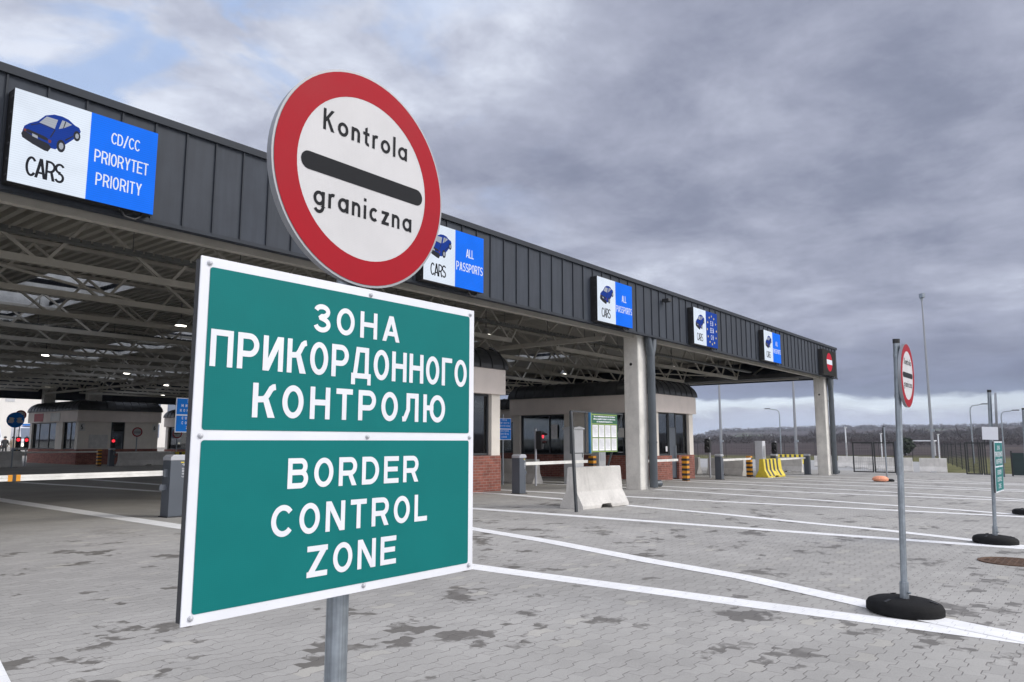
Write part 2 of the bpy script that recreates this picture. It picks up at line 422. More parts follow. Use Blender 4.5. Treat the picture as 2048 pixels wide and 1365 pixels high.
class MB:
    def __init__(s):
        s.v = []; s.f = []; s.mi = []; s.cur = 0
    def face(s, pts):
        i = len(s.v); s.v += [tuple(p) for p in pts]
        s.f.append(tuple(range(i, i + len(pts)))); s.mi.append(s.cur); return s
    def _add(s, vs, fs):
        i = len(s.v); s.v += [tuple(p) for p in vs]
        for f in fs: s.f.append(tuple(i + k for k in f)); s.mi.append(s.cur)
        return s
    def box(s, x0, x1, y0, y1, z0, z1):
        vs = [(x0, y0, z0), (x1, y0, z0), (x1, y1, z0), (x0, y1, z0), (x0, y0, z1), (x1, y0, z1), (x1, y1, z1), (x0, y1, z1)]
        return s._add(vs, [(3, 2, 1, 0), (4, 5, 6, 7), (0, 1, 5, 4), (1, 2, 6, 5), (2, 3, 7, 6), (3, 0, 4, 7)])
    def bar(s, p, q, wd=.08, ht=.08):
        p, q = Vector(p), Vector(q); a = (q - p).normalized()
        u = a.cross(Vector((0, 0, 1)))
        if u.length < 1e-4: u = Vector((1, 0, 0))
        u.normalize(); v = u.cross(a)
        c = [u * wd / 2 + v * ht / 2, -u * wd / 2 + v * ht / 2, -u * wd / 2 - v * ht / 2, u * wd / 2 - v * ht / 2]
        return s._add([p + k for k in c] + [q + k for k in c], [(0, 1, 2, 3), (7, 6, 5, 4), (0, 4, 5, 1), (1, 5, 6, 2), (2, 6, 7, 3), (3, 7, 4, 0)])
    def tube(s, pts, r, n=16, caps=True):
        pts = [Vector(p) for p in pts]
        rs = r if isinstance(r, (list, tuple)) else [r] * len(pts)
        rings = []
        u = None
        for i, p in enumerate(pts):
            a = (pts[min(i + 1, len(pts) - 1)] - pts[max(i - 1, 0)]).normalized()
            if u is None:
                u = a.cross(Vector((0, 0, 1)))
                if u.length < 1e-3: u = a.cross(Vector((0, 1, 0)))
            u = (u - a * u.dot(a)).normalized(); v = a.cross(u)
            rings.append([p + (u * math.cos(2 * math.pi * k / n) + v * math.sin(2 * math.pi * k / n)) * rs[i] for k in range(n)])
        vs = [x for ring in rings for x in ring]
        fs = []
        for i in range(len(pts) - 1):
            for k in range(n):
                fs.append((i * n + k, i * n + (k + 1) % n, (i + 1) * n + (k + 1) % n, (i + 1) * n + k))
        if caps:
            fs.append(tuple(range(n - 1, -1, -1))); fs.append(tuple((len(pts) - 1) * n + k for k in range(n)))
        return s._add(vs, fs)
    def lathe(s, prof, n=32, sx=1., sy=1., c=(0, 0, 0)):
        vs = []; fs = []
        for r, z in prof:
            for k in range(n):
                a = 2 * math.pi * k / n; vs.append((c[0] + r * sx * math.cos(a), c[1] + r * sy * math.sin(a), c[2] + z))
        for i in range(len(prof) - 1):
            for k in range(n):
                fs.append((i * n + k, i * n + (k + 1) % n, (i + 1) * n + (k + 1) % n, (i + 1) * n + k))
        fs.append(tuple(range(n - 1, -1, -1))); fs.append(tuple((len(prof) - 1) * n + k for k in range(n)))
        return s._add(vs, fs)
    def prism(s, poly, axis, a, b):
        """extrude a polygon given in the two other axes along axis from a to b"""
        def P(p, t):
            return {'x': (t, p[0], p[1]), 'y': (p[0], t, p[1]), 'z': (p[0], p[1], t)}[axis]
        n = len(poly)
        vs = [P(p, a) for p in poly] + [P(p, b) for p in poly]
        fs = [tuple(range(n)), tuple(range(2 * n - 1, n - 1, -1))]
        fs += [(k, (k + 1) % n, n + (k + 1) % n, n + k) for k in range(n)]
        return s._add(vs, fs)
    def disc(s, c, r, y0, y1, n=64, r1=None):
        """thin disc in the XZ plane facing -Y"""
        r1 = r if r1 is None else r1
        vs = []
        for (rr, y) in ((r, y0), (r1, y1)):
            for k in range(n):
                a = 2 * math.pi * k / n; vs.append((c[0] + rr * math.cos(a), y, c[1] + rr * math.sin(a)))
        fs = [tuple(range(n)), tuple(range(2 * n - 1, n - 1, -1))] + [(k, n + k, n + (k + 1) % n, (k + 1) % n) for k in range(n)]
        return s._add(vs, fs)
    def build(s, name, m, parent=None, smooth=False, bevel=0., recalc=True):
        me = bpy.data.meshes.new(name)
        me.from_pydata(s.v, [], s.f)
        ms = m if isinstance(m, (list, tuple)) else [m]
        for k in ms: me.materials.append(k)
        if len(ms) > 1: me.polygons.foreach_set('material_index', s.mi)
        if recalc:
            bm = bmesh.new(); bm.from_mesh(me); bmesh.ops.recalc_face_normals(bm, faces=bm.faces)
            if bevel: bmesh.ops.bevel(bm, geom=list(bm.edges), offset=bevel, segments=2, profile=.6, affect='EDGES')
            bm.to_mesh(me); bm.free()
        if smooth:
            me.polygons.foreach_set('use_smooth', [True] * len(me.polygons))
            try: me.set_sharp_from_angle(angle=R(38))
            except Exception: pass
        me.update()
        o = bpy.data.objects.new(name, me); col.objects.link(o)
        if parent: o.parent = parent
        return o

def tag(o, label=None, cat=None, group=None, kind=None):
    if label: o['label'] = label
    if cat: o['category'] = cat
    if group: o['group'] = group
    if kind: o['kind'] = kind
    return o
def thing(name, label, cat, loc=(0, 0, 0), rz=0., group=None, rx=0., ry=0.):
    o = bpy.data.objects.new(name, None); col.objects.link(o)
    o.empty_display_size = .2
    o.location = loc; o.rotation_euler = (rx, ry, rz)
    return tag(o, label, cat, group)
def copy_tree(o, parent=None):
    c = o.copy(); col.objects.link(c)
    if parent: c.parent = parent
    for ch in list(o.children): copy_tree(ch, c)
    return c
def dup(o, loc, rz, label, ry=0., rx=0.):
    c = copy_tree(o); c.location = loc; c.rotation_euler = (rx, ry, rz); c['label'] = label
    return c

# ------------------------------------------------------------------ stroke lettering
def arc(cx, cy, rx, ry, a0, a1, n=18):
    return [(cx + rx * math.cos(R(a0 + (a1 - a0) * k / n)), cy + ry * math.sin(R(a0 + (a1 - a0) * k / n))) for k in range(n + 1)]
def glyph(ch, wd, t):
    l, r, b, T, m = t / 2, wd - t / 2, t / 2, 1 - t / 2, .52
    h = t * 1.12
    P = lambda *p: ('poly', list(p)); L = lambda *p: ('line', list(p)); C = lambda p: ('loop', p)
    stemL, stemR = P((0, 0), (t, 0), (t, 1), (0, 1)), P((wd - t, 0), (wd, 0), (wd, 1), (wd - t, 1))
    top, bot = P((0, 1 - t), (wd, 1 - t), (wd, 1), (0, 1)), P((0, 0), (wd, 0), (wd, t), (0, t))
    mid = P((t * .5, m - t / 2), (wd - t * .5, m - t / 2), (wd - t * .5, m + t / 2), (t * .5, m + t / 2))
    ry = (T - b) / 2; rx = (r - l) / 2
    bowl = lambda z0, z1, x1: ('line', [(l, z1)] + [(x1 - (z1 - z0) / 2 * .9, z1)] + arc(x1 - (z1 - z0) / 2 * .9, (z0 + z1) / 2, (z1 - z0) / 2 * .9, (z1 - z0) / 2, 90, -90)[1:] + [(l, z0)])
    legK = P((t * 1.3, .50), (t * 1.3 + h * .55, .62), (wd, 0), (wd - h * 1.1, 0))
    armK = P((t * .8, .34), (t * .8, .56), (wd - h * 1.15, 1), (wd - .02, 1))
    g = {
        'O': [C(arc(wd / 2, .5, rx, ry, 0, 360, 36)[:-1])],
        'C': [L(*arc(wd * .54, .5, wd * .54 - l, ry, 40, 320, 30))],
        'H': [stemL, stemR, mid], 'N': [stemL, stemR, P((0, 1), (h * 1.1, 1), (wd, 0), (wd - h * 1.1, 0))],
        'И': [stemL, stemR, P((0, 0), (h * 1.1, 0), (wd, 1), (wd - h * 1.1, 1))],
        'A': [P((0, 0), (h, 0), (wd / 2 + h * .55, 1), (wd / 2 - h * .55, 1)), P((wd - h, 0), (wd, 0), (wd / 2 + h * .55, 1), (wd / 2 - h * .55, 1)), P((wd * .24, .22), (wd * .76, .22), (wd * .70, .22 + t * .95), (wd * .30, .22 + t * .95))],
        'П': [stemL, stemR, top], 'Г': [stemL, top], 'T': [P((wd / 2 - t / 2, 0), (wd / 2 + t / 2, 0), (wd / 2 + t / 2, 1), (wd / 2 - t / 2, 1)), top],
        'P': [stemL, bowl(.42, T, r)], 'R': [stemL, bowl(.44, T, r), P((wd * .46, .47), (wd * .46 + h, .47), (wd, 0), (wd - h * 1.08, 0))],
        'B': [stemL, bowl(b, .53, r), bowl(.53, T, r - .04)],
        'D': [stemL, ('line', [(l, T), (wd * .45, T)] + arc(wd * .45, .5, r - wd * .45, ry, 90, -90, 24)[1:] + [(l, b)])],
        'E': [stemL, top, bot, P((t * .5, m - t / 2), (wd * .93, m - t / 2), (wd * .93, m + t / 2), (t * .5, m + t / 2))],
        'L': [stemL, bot], 'I': [P((0, 0), (t, 0), (t, 1), (0, 1))],
        'Z': [top, bot, P((0, t * .5), (h * 1.3, t * .5), (wd, 1 - t * .5), (wd - h * 1.3, 1 - t * .5))],
        'К': [stemL, L((wd, T), (wd * .90, T - .012), (wd * .80, T - .06), (wd * .725, T - .15), (wd * .65, m + .15), (wd * .56, m + .055), (wd * .46, m + .015), (t * .7, m)), P((wd * .42, m + .05), (wd * .42 + h * .9, m + .1), (wd, 0), (wd - h * 1.2, 0))],
        'K': [stemL, armK, legK],
        'Д': [P((-.02, -.2), (t * .85, -.2), (t * .85, t), (-.02, t)), P((wd + .02 - t * .85, -.2), (wd + .02, -.2), (wd + .02, t), (wd + .02 - t * .85, t)), P((-.02, 0), (wd + .02, 0), (wd + .02, t), (-.02, t)), P((wd * .90 - t, 0), (wd * .90, 0), (wd * .90, 1), (wd * .90 - t, 1)), P((wd * .22, 1 - t), (wd * .90, 1 - t), (wd * .90, 1), (wd * .22, 1)), P((wd * .05, t * .5), (wd * .05 + t, t * .5), (wd * .22 + t, 1), (wd * .22, 1))],
        'Л': [stemR, P((wd * .22, 1 - t), (wd, 1 - t), (wd, 1), (wd * .22, 1)), L((wd * .22 + t / 2, T), (wd * .22 + t / 2, .42), (wd * .2, .2), (wd * .12, b + .01), (-.02, b))],
        'Ю': [stemL, C(arc(wd * .64, .5, wd * .36 - t / 2, ry, 0, 360, 34)[:-1]), P((t * .5, m - t / 2), (wd * .3 + t, m - t / 2), (wd * .3 + t, m + t / 2), (t * .5, m + t / 2))],
        'З': [L(*(arc(wd * .48, .735, rx * .94, .265 - t / 2, 168, -90, 20) + [(wd * .34, .47)])), L(*([(wd * .34, .53)] + arc(wd * .5, .275, rx, .275 - t / 2 + .01, 90, -168, 22)[2:]))],
        'S': [L(*(arc(wd / 2, .735, rx, .265 - t / 2, 25, 270, 18) + arc(wd / 2, .265, rx, .265 - t / 2, 90, -155, 18)))],
        'Y': [P((0, 1), (h, 1), (wd / 2 + t / 2, .45), (wd / 2 - t / 2, .45)), P((wd - h, 1), (wd, 1), (wd / 2 + t / 2, .45), (wd / 2 - t / 2, .45)), P((wd / 2 - t / 2, 0), (wd / 2 + t / 2, 0), (wd / 2 + t / 2, .46), (wd / 2 - t / 2, .46))],
        'U': [L(*([(l, 1), (l, .3)] + arc(wd / 2, .3, rx, .3 - b, 180, 360, 16) + [(r, 1)]))],
        'M': [stemL, stemR, P((0, 1), (t, 1), (wd / 2 + t / 2, .25), (wd / 2 - t / 2, .25)), P((wd - t, 1), (wd, 1), (wd / 2 + t / 2, .25), (wd / 2 - t / 2, .25))],
        '/': [P((0, -.08), (h, -.08), (wd, 1.08), (wd - h, 1.08))],
        '5': [L((r, T), (l + .03, T), (l, .56), *arc(wd * .46, .32, rx * 1.02, .32 - b, 120, -150, 20))],
        '6': [C(arc(wd / 2, .31, rx, .31 - b, 0, 360, 26)[:-1]), L(*arc(wd * .95, .31, wd * .95 - l, T - .31, 100, 180, 12))],
    }
    x = .66   # lower case, x-height
    rx2, ry2 = (wd - t) / 2, (x - t) / 2
    ring = C(arc(wd / 2, x / 2, rx2, ry2, 0, 360, 32)[:-1])
    g.update({
        'o': [ring], 'l': [P((0, 0), (t, 0), (t, 1.02), (0, 1.02))],
        'n': [P((0, 0), (t, 0), (t, x), (0, x)), L(*([(l, x - ry2 - t / 2)] + arc(wd / 2, x - rx2 - t / 2, rx2, rx2, 180, 0, 16) + [(wd - t / 2, 0)]))],
        'r': [P((0, 0), (t, 0), (t, x), (0, x)), L(*arc(t / 2 + wd * .55, x - wd * .62, wd * .55, wd * .55, 175, 70, 10))],
        't': [P((wd * .3, .12), (wd * .3 + t, .12), (wd * .3 + t, .93), (wd * .3, .84)), P((0, x - t), (wd, x - t), (wd, x), (0, x)), L(*([(wd * .3 + t / 2, .24)] + arc(wd * .3 + t / 2 + .13, .2, .13, .2 - b, 180, 290, 8)))],
        'a': [ring, P((wd - t, 0), (wd, 0), (wd, x), (wd - t, x))],
        'i': [P((0, 0), (t, 0), (t, x), (0, x)), P((0, .84), (t, .84), (t, .84 + t), (0, .84 + t))],
        'c': [L(*arc(wd / 2, x / 2, rx2, ry2, 48, 312, 26))],
        'z': [P((0, x - t), (wd, x - t), (wd, x), (0, x)), P((0, 0), (wd, 0), (wd, t), (0, t)), P((0, t * .6), (h * 1.2, t * .6), (wd, x - t * .6), (wd - h * 1.2, x - t * .6))],
        'g': [ring, L(*([(wd - t / 2, x)] + [(wd - t / 2, -.02)] + arc(wd / 2, -.02, rx2, .26, 0, -150, 16)))],
    })
    al = {'О': 'O', 'Н': 'H', 'А': 'A', 'Р': 'P', 'Т': 'T', 'С': 'C', 'В': 'B', 'Е': 'E', 'М': 'M'}
    return g[al.get(ch, ch)]
GW = {'I': .2, 'l': .2, 'i': .2, 'Ю': 1.05, 'Д': .80, 'З': .62, 'L': .58, 'E': .64, 'Г': .56, 'T': .62, 'Т': .62, '/': .62, 'o': .60, 'n': .50, 'r': .34, 't': .38, 'a': .60, 'c': .56, 'z': .46, 'g': .60, 'K': .62, 'M': .84, 'М': .84, '5': .5, '6': .5, 'A': .76, 'А': .76}
def letters(mb, text, x0, x1, z0, z1, y, t=.17, cond=1., flip=None, dy=.00025):
    """set text between x0..x1, baseline z0, cap height z1-z0, on the plane Y=y facing -Y; stroke t is relative to the cap height"""
    H = z1 - z0
    ws = [(GW.get(c, .70) if c != 'I' else t) * cond if c not in 'Iil' else t for c in text if c != ' ']
    ng = len(text) - 1
    gap = ((x1 - x0) / H - sum(ws)) / max(1, ng)
    if len(text) == 1: gap = 0
    X = 0.; k = 0; wi = 0
    for c in text:
        if c == ' ': X += gap * 1.0; continue
        wd = ws[wi]; wi += 1
        for kind, pts in glyph(c, wd, t):
            k += 1
            yy = y - dy * .45 * (k % 7)
            def put(poly): mb.face([(x0 + (X + a) * H, yy, z0 + b * H) for a, b in poly])
            if kind == 'poly': put(pts); continue
            pv = [Vector(p) for p in pts]; n = len(pv); lo, hi = [], []
            closed = kind == 'loop'
            for i in range(n):
                a = pv[(i - 1) % n] if (closed or i > 0) else None
                b = pv[(i + 1) % n] if (closed or i < n - 1) else None
                d1 = (pv[i] - a).normalized() if a is not None else None
                d2 = (b - pv[i]).normalized() if b is not None else None
                if d1 is None: d1 = d2
                if d2 is None: d2 = d1
                tt = (d1 + d2)
                tt = tt.normalized() if tt.length > 1e-6 else d1
                nn = Vector((-tt.y, tt.x)); s = 1 / max(.5, nn.dot(Vector((-d1.y, d1.x))))
                lo.append(pv[i] - nn * t / 2 * s); hi.append(pv[i] + nn * t / 2 * s)
            for i in range(n if closed else n - 1):
                j = (i + 1) % n
                put([lo[i], lo[j], hi[j], hi[i]])
        X += wd + gap
    return mb

# ================================================================== SETTING
def strip_sheet(name, xs, ys, zoff, m, zf=gz):
    mb = MB(); nx, ny = len(xs), len(ys)
    mb.v = [(x, y, zf(x, y) + zoff) for y in ys for x in xs]
    mb.f = [(j * nx + i, j * nx + i + 1, (j + 1) * nx + i + 1, (j + 1) * nx + i) for j in range(ny - 1) for i in range(nx - 1)]
    mb.mi = [0] * len(mb.f)
    return mb.build(name, m, recalc=False)

def far_height(x, y):
    """wide terrain outside the paved plot"""
    r = math.hypot(x, y); a = math.degrees(math.atan2(y, x))
    base = gz(x, y) - .35
    k = max(0., min(1., (r - 160) / 500.))
    z = base + k * k * (3 - 2 * k) * (1.0 + 2. * math.exp(-((a - 6) / 12.) ** 2))
    # near wooded rise to the right, far blue ridge behind
    z += 17. * math.exp(-((a + 4) / 10.) ** 2) * max(0., min(1., (r - 420) / 480.)) ** 1.5
    z += 3. * math.exp(-((a - 13) / 6.) ** 2) * max(0., min(1., (r - 420) / 400.)) ** 1.5
    ridge = max(0., min(1., (r - 1100) / 900.))
    z += ridge ** 1.3 * (21. * (1 / (1 + math.exp((a - 23.9) * 2.4))) + 3 + 9. * math.exp(-((a - 40) / 30.) ** 2))
    z += 1.0 * mnoise.noise(Vector((x / 160., y / 160., 0))) * k + 4. * mnoise.noise(Vector((x / 420., y / 420., 3))) * ridge
    return z

def field_material():
    m = bpy.data.materials.new("winter fields"); m.use_nodes = True
    t = NT(m.node_tree); b = m.node_tree.nodes['Principled BSDF']
    geo = t.new('ShaderNodeNewGeometry'); P = geo.outputs['Position']
    x, y, z = t.xyz(P)
    big = t.noise(P, .006, 5, .6); n = t.noise(P, .05, 6, .65); f = t.noise(P, 1.3, 4, .65)
    r = t.m('SQRT', t.m('ADD', t.m('MULTIPLY', x, x), t.m('MULTIPLY', y, y)))
    grass = t.mix(t.step(f, .3, .7), (.075, .085, .03), (.16, .145, .07))
    wood = t.mix(t.step(n, .3, .7), (.044, .035, .037), (.064, .050, .050))
    field = t.mix(t.step(big, .52, .62), wood, (.08, .065, .057))
    field = t.mix(t.m('MULTIPLY', t.step(big, .60, .66), t.step(r, 300., 420.)), field, (.07, .105, .045))
    c = t.mix(t.step(t.m('ADD', r, t.m('MULTIPLY', n, 60.)), 150., 190.), grass, field)
    t.put(b.inputs['Base Color'], c); b.inputs['Roughness'].default_value = .95
    b.inputs['Specular IOR Level'].default_value = .1
    return m
M_FIELD = field_material()
def polar_ground():
    mb = MB()
    angs = [R(-180 + 2.5 * k) for k in range(145)]
    fine = [R(-12 + .6 * k) for k in range(76)]
    angs = sorted(set([a for a in angs if not (R(-12) <= a <= R(33.0))] + fine))
    rad = [0.5, 20, 40, 60, 75, 90, 110, 135, 160, 190, 220, 260, 300, 350, 400, 460, 520, 590, 660, 740, 820, 900, 1000, 1100, 1250, 1400, 1600, 1800, 2000, 2300, 2700, 3300, 4500]
    n = len(angs)
    for r in rad:
        for a in angs:
            x, y = r * math.cos(a), r * math.sin(a)
            mb.v.append((x, y, far_height(x, y)))
    for i in range(len(rad) - 1):
        for k in range(n - 1):
            mb.f.append((i * n + k, (i + 1) * n + k, (i + 1) * n + k + 1, i * n + k + 1)); mb.mi.append(0)
    o = mb.build("terrain", M_FIELD, recalc=False, smooth=True)
    return tag(o, kind='structure')
polar_ground()

xs = [-60, -20, 0, 10, 20, 30, 40, 50, 53.6]
ys = [-40, -10, 0, 4, 8, 14, 20, 40, 64, 68, 72, 76, 80, 84, 88, 92, 96, 150]
tag(strip_sheet("pavement", xs, ys, 0., M_PAVE), kind='structure')
M_ROAD = mat("pale asphalt", (.30, .30, .30), .85, 0, .08, .4)
mb = MB()
for (a, b) in (((53.6, 8.4), (70, 10.6)), ((70, 10.6), (90, 16.))):
    mb.face([(a[0], a[1], gz(a[0]) - .02), (b[0], b[1], gz(b[0]) - .02), (b[0], 62, gz(b[0]) - .02), (a[0], 62, gz(a[0]) - .02)])
tag(mb.build("road", M_ROAD, recalc=False), kind='structure')

def marking(pts, wd=.13, name="lane_marking"):
    mb = MB(); P = [Vector(p) for p in pts]
    lo, hi = [], []
    for i, p in enumerate(P):
        dd = (P[min(i + 1, len(P) - 1)] - P[max(0, i - 1)]).normalized(); nn = Vector((-dd.y, dd.x))
        w2 = wd * (1 + .35 * max(0., min(1., (p.y - 8) / 5.)))
        lo.append(p - nn * w2 / 2); hi.append(p + nn * w2 / 2)
    for i in range(len(P) - 1):
        q = [lo[i], lo[i + 1], hi[i + 1], hi[i]]
        mb.face([(v.x, v.y, gz(v.x, v.y) + marking.z) for v in q])
    o = mb.build(name, M_MARK, recalc=False)
    return tag(o, kind='structure')
marking.z = .002
LANE = 5.92
for k in range(-1, 6):
    X = 6.28 + LANE * k
    marking.z = .002
    marking([(X + .06, -6), (X, .5), (X - .05, 2.5), (X - .08, 5.2), (X - .1, 11.3), (X + .15, 20.5), (X + .2, 30)], .29)
    marking.z = .004
    if k == -1:
        marking([(.38, .5), (.9, 2.2), (1.50, 4.7), (2.0, 7.), (2.4, 9.), (3., 13.)], .24); continue
    marking([(X + .02, .5), (X + .30, 1.2), (X + .60, 1.75), (X + 1.20, 3.0), (X + 1.55, 4.2), (X + 2.25, 6.1), (X + 2.75, 7.9), (X + 3.6, 10.6), (X + 4.3, 13.5), (X + 4.25, 20.5), (X + 3.9, 25.2), (X + 3.5, 29)], .27)

# manhole cover
M_RUST = mat("rusted iron", (.11, .065, .042), .8, .3, .35, 18., .6, 60.)
t_ = thing("manhole_cover", "round rust brown manhole cover set in the paving near the right edge", "manhole", (10.55, .98, gz(10.55)), ry=S)
mb = MB(); mb.lathe([(.36, -.03), (.36, .012), (.345, .016), (.32, .016), (.31, .008), (.0001, .008)], 40)
mb.build("frame", M_RUST, t_, smooth=True)
mb = MB()
for i in range(-4, 5):
    for j in range(-4, 5):
        if math.hypot(i, j) < 4.2: mb.box(i * .065 - .02, i * .065 + .02, j * .065 - .02, j * .065 + .02, .0085, .015)
mb.build("tread_pattern", M_RUST, t_)

# ================================================================== CANOPY
FY, FB, FT = 11.45, 4.66, 6.34
X0, X1 = -48., 43.3  # unseen left end lengthened to keep side light out from under the roof
YB = 62.5
canopy = thing("border_canopy", "long flat checkpoint canopy with dark seamed fascia on concrete columns", "canopy", (0, 0, 0))
# fascia with standing seams
mb = MB(); mb.box(X0, X1, FY, FY + .22, FB, FT)
mb.build("fascia", M_FASC, canopy)
mb = MB(); x = X0 + .3
while x < X1 - .05:
    mb.box(x - .012, x + .012, FY - .030, FY + .001, FB + .01, FT - .09); x += .515
mb.build("seam_ribs", M_FTRIM, canopy)
mb = MB(); mb.box(X0 - .03, X1 + .03, FY - .06, FY + .4, FT - .085, FT + .035); mb.box(X0, X1, FY - .025, FY + .002, FB - .03, FB + .035)
mb.build("edge_trim", M_FTRIM, canopy)
mb = MB(); mb.box(X1 - .22, X1 - .002, FY + .23, YB, FB, FT - .003); mb.box(X0, X1 - .23, YB - .22, YB, FB - .3, FT - .003); mb.box(X0, X0 + .22, FY + .23, YB - .23, FB, FT - .003)
mb.build("side_fascia", M_FASC, canopy)
mb = MB(); y = FY + .5
while y < YB: mb.box(X1 - .001, X1 + .025, y - .012, y + .012, FB + .02, FT - .05); y += .515
mb.build("side_seam_ribs", M_FTRIM, canopy)
mb = MB(); mb.box(X1 - 2.2, X1 - .235, FY + .6, YB - .5, 4.72, 4.95)  # near-black slab: the shade under the gable end put into its colour
mb.build("edge_shade", M_SHADE, canopy)
# edge beam seen below the fascia
mb = MB(); mb.box(X0, X1 - .3, FY + .46, FY + .62, FB - .055, FB + .06); mb.box(X0, X1 - .3, FY + .47, FY + .49, FB + .06, FB + .45)
mb.build("edge_beam", M_STEEL, canopy)

# roof deck: trapezoidal ribs along Y, with skylight openings
DZ = 5.98
SKX = [.1, 8.1, 16.2, 24.3, 32.4]
SKW, SKL, SKP, SKY0 = 2.45, 2.9, 4.15, 22.9
def deck_profile(xa, xb):
    pts = []; x = xa; q = .28
    while x < xb - 1e-6:
        for f, dz in ((0, 0), (.42, 0), (.55, .14), (.87, .14), (1., 0)):
            if x + f * q <= xb + 1e-6 and (not pts or x + f * q > pts[-1][0] + 1e-6): pts.append((x + f * q, DZ + dz))
        x += q
    if pts[-1][0] < xb - 1e-4: pts.append((xb, DZ))
    return pts
mb = MB()
def deck(xa, xb, ya, yb):
    pr = deck_profile(xa, xb)
    for (a, za), (b, zb) in zip(pr[:-1], pr[1:]):
        mb.face([(a, ya, za), (a, yb, za), (b, yb, zb), (b, ya, zb)])
edges = [X0] + [v for s in SKX for v in (s, s + SKW)] + [X1 - .2]
holes = []
y = SKY0
while y + SKL < YB - 1: holes.append((y, y + SKL)); y += SKP
for i in range(len(edges) - 1):
    a, b = edges[i], edges[i + 1]
    if i % 2 == 0: deck(a, b, FY + .2, YB - .2)
    else:
        yy = FY + .2
        for (h0, h1) in holes: deck(a, b, yy, h0); yy = h1
        deck(a, b, yy, YB - .2)
mb.build("roof_deck", M_DECK, canopy, recalc=False)
mb = MB()
for i in range(len(edges) - 1):
    a, b = edges[i], edges[i + 1]
    segs = [(FY + .38, YB - .25)] if i % 2 == 0 else [(p, q) for p, q in zip([FY + .38] + [h[1] for h in holes], [h[0] for h in holes] + [YB - .25])]
    for p, q in segs: mb.box(a, b, p, q, DZ + .17, DZ + .33)
mb.build("roof_sheet", M_FTRIM, canopy)
M_CURB = mat("white skylight curb", (.60, .60, .58), .7)
curb = None
for sx in SKX:
    for (h0, h1) in holes:
        if curb is None:
            mb = MB(); zt = .75
            mb.box(-.04, .0, -.04, SKL + .04, 0., zt); mb.box(SKW, SKW + .04, -.04, SKL + .04, 0., zt)
            mb.box(0, SKW, -.04, 0, 0., zt); mb.box(0, SKW, SKL, SKL + .04, 0., zt)
            curb = mb.build("skylight", M_CURB, canopy)
            g_ = MB(); g_.face([(-.03, -.03, zt + .01), (SKW + .03, -.03, zt + .01), (SKW + .03, SKL + .03, zt + .01), (-.03, SKL + .03, zt + .01)]); gl_ = g_.build("glazing", M_OPAL, curb)
            g_ = MB()
            for k in range(1, 4): g_.box(SKW * k / 4 - .025, SKW * k / 4 + .025, -.03, SKL + .03, zt - .05, zt - .001)
            br_ = g_.build("glazing_bars", M_STEEL, curb); c = curb
        else:
            c = curb.copy(); col.objects.link(c); c.parent = canopy
            for ch in list(curb.children):
                q = ch.copy(); col.objects.link(q); q.parent = c
        c.location = (sx, h0, DZ + .001)
# trusses along X
def truss(xa, xb, cut=1.0, wd=.12):
    mb = MB(); zt, zb = 5.90, 4.76
    mb.box(xa, xb, -wd / 2, wd / 2, zt - .03, zt + .06)
    mb.box(xa + cut, xb - cut, -wd / 2, wd / 2, zb - .07, zb + .07)
    n = 7; L = (xb - xa - 2 * cut)
    p = Vector((xa + .2, 0, zt - .05))
    for k in range(n):
        q = Vector((xa + cut + L * (k + .12) / n, 0, zb)); r = Vector((xa + cut + L * (k + .88) / n, 0, zb))
        mid = Vector((xa + cut + L * (k + .5) / n, 0, zt - .05))
        # W web: top node in the middle of each pair
        mb.bar(p, q, .06, .06)
        mb.bar(q + Vector((.12, 0, 0)), mid, .06, .06)
        p = mid
        if k == n - 1:
            e = Vector((xb - cut - .1, 0, zb)); mb.bar(mid, e, .06, .06); mb.bar(e + Vector((.1, 0, 0)), Vector((xb - .2, 0, zt - .05)), .06, .06)
    return mb
TY = [16.15, 19.4, 22.6, 25.85, 29.1, 32.3, 35.6, 38.8, 42.1, 45.3, 48.6, 51.8, 55.1, 58.3]
bays = [(-39., -19.2), (-18.7, 1.1), (1.6, 21.3), (22.0, 41.75)]
for (xa, xb) in bays:
    first = None
    for ty in TY:
        if first is None:
            first = truss(xa, xb).build("truss", M_STEEL, canopy); o = first
        else:
            o = first.copy(); col.objects.link(o); o.parent = canopy
        o.location = (0, ty, 0)
# girders along Y over the column rows
for gx in (1.35, 21.65, 42.1):
    mb = MB(); mb.box(gx - .14, gx + .14, FY + .5, YB - .4, 5.72, 5.86); mb.box(gx - .1, gx + .1, 13.2, YB - 1.5, 4.66, 4.80)
    yy = 13.2; k = 0
    while yy < YB - 3.2:
        mb.bar((gx, yy, 4.75), (gx, yy + 1.4, 5.72), .08, .08); mb.bar((gx, yy + 1.5, 5.72), (gx, yy + 2.9, 4.75), .08, .08); yy += 2.95
    mb.build("girder", M_STEEL, canopy)
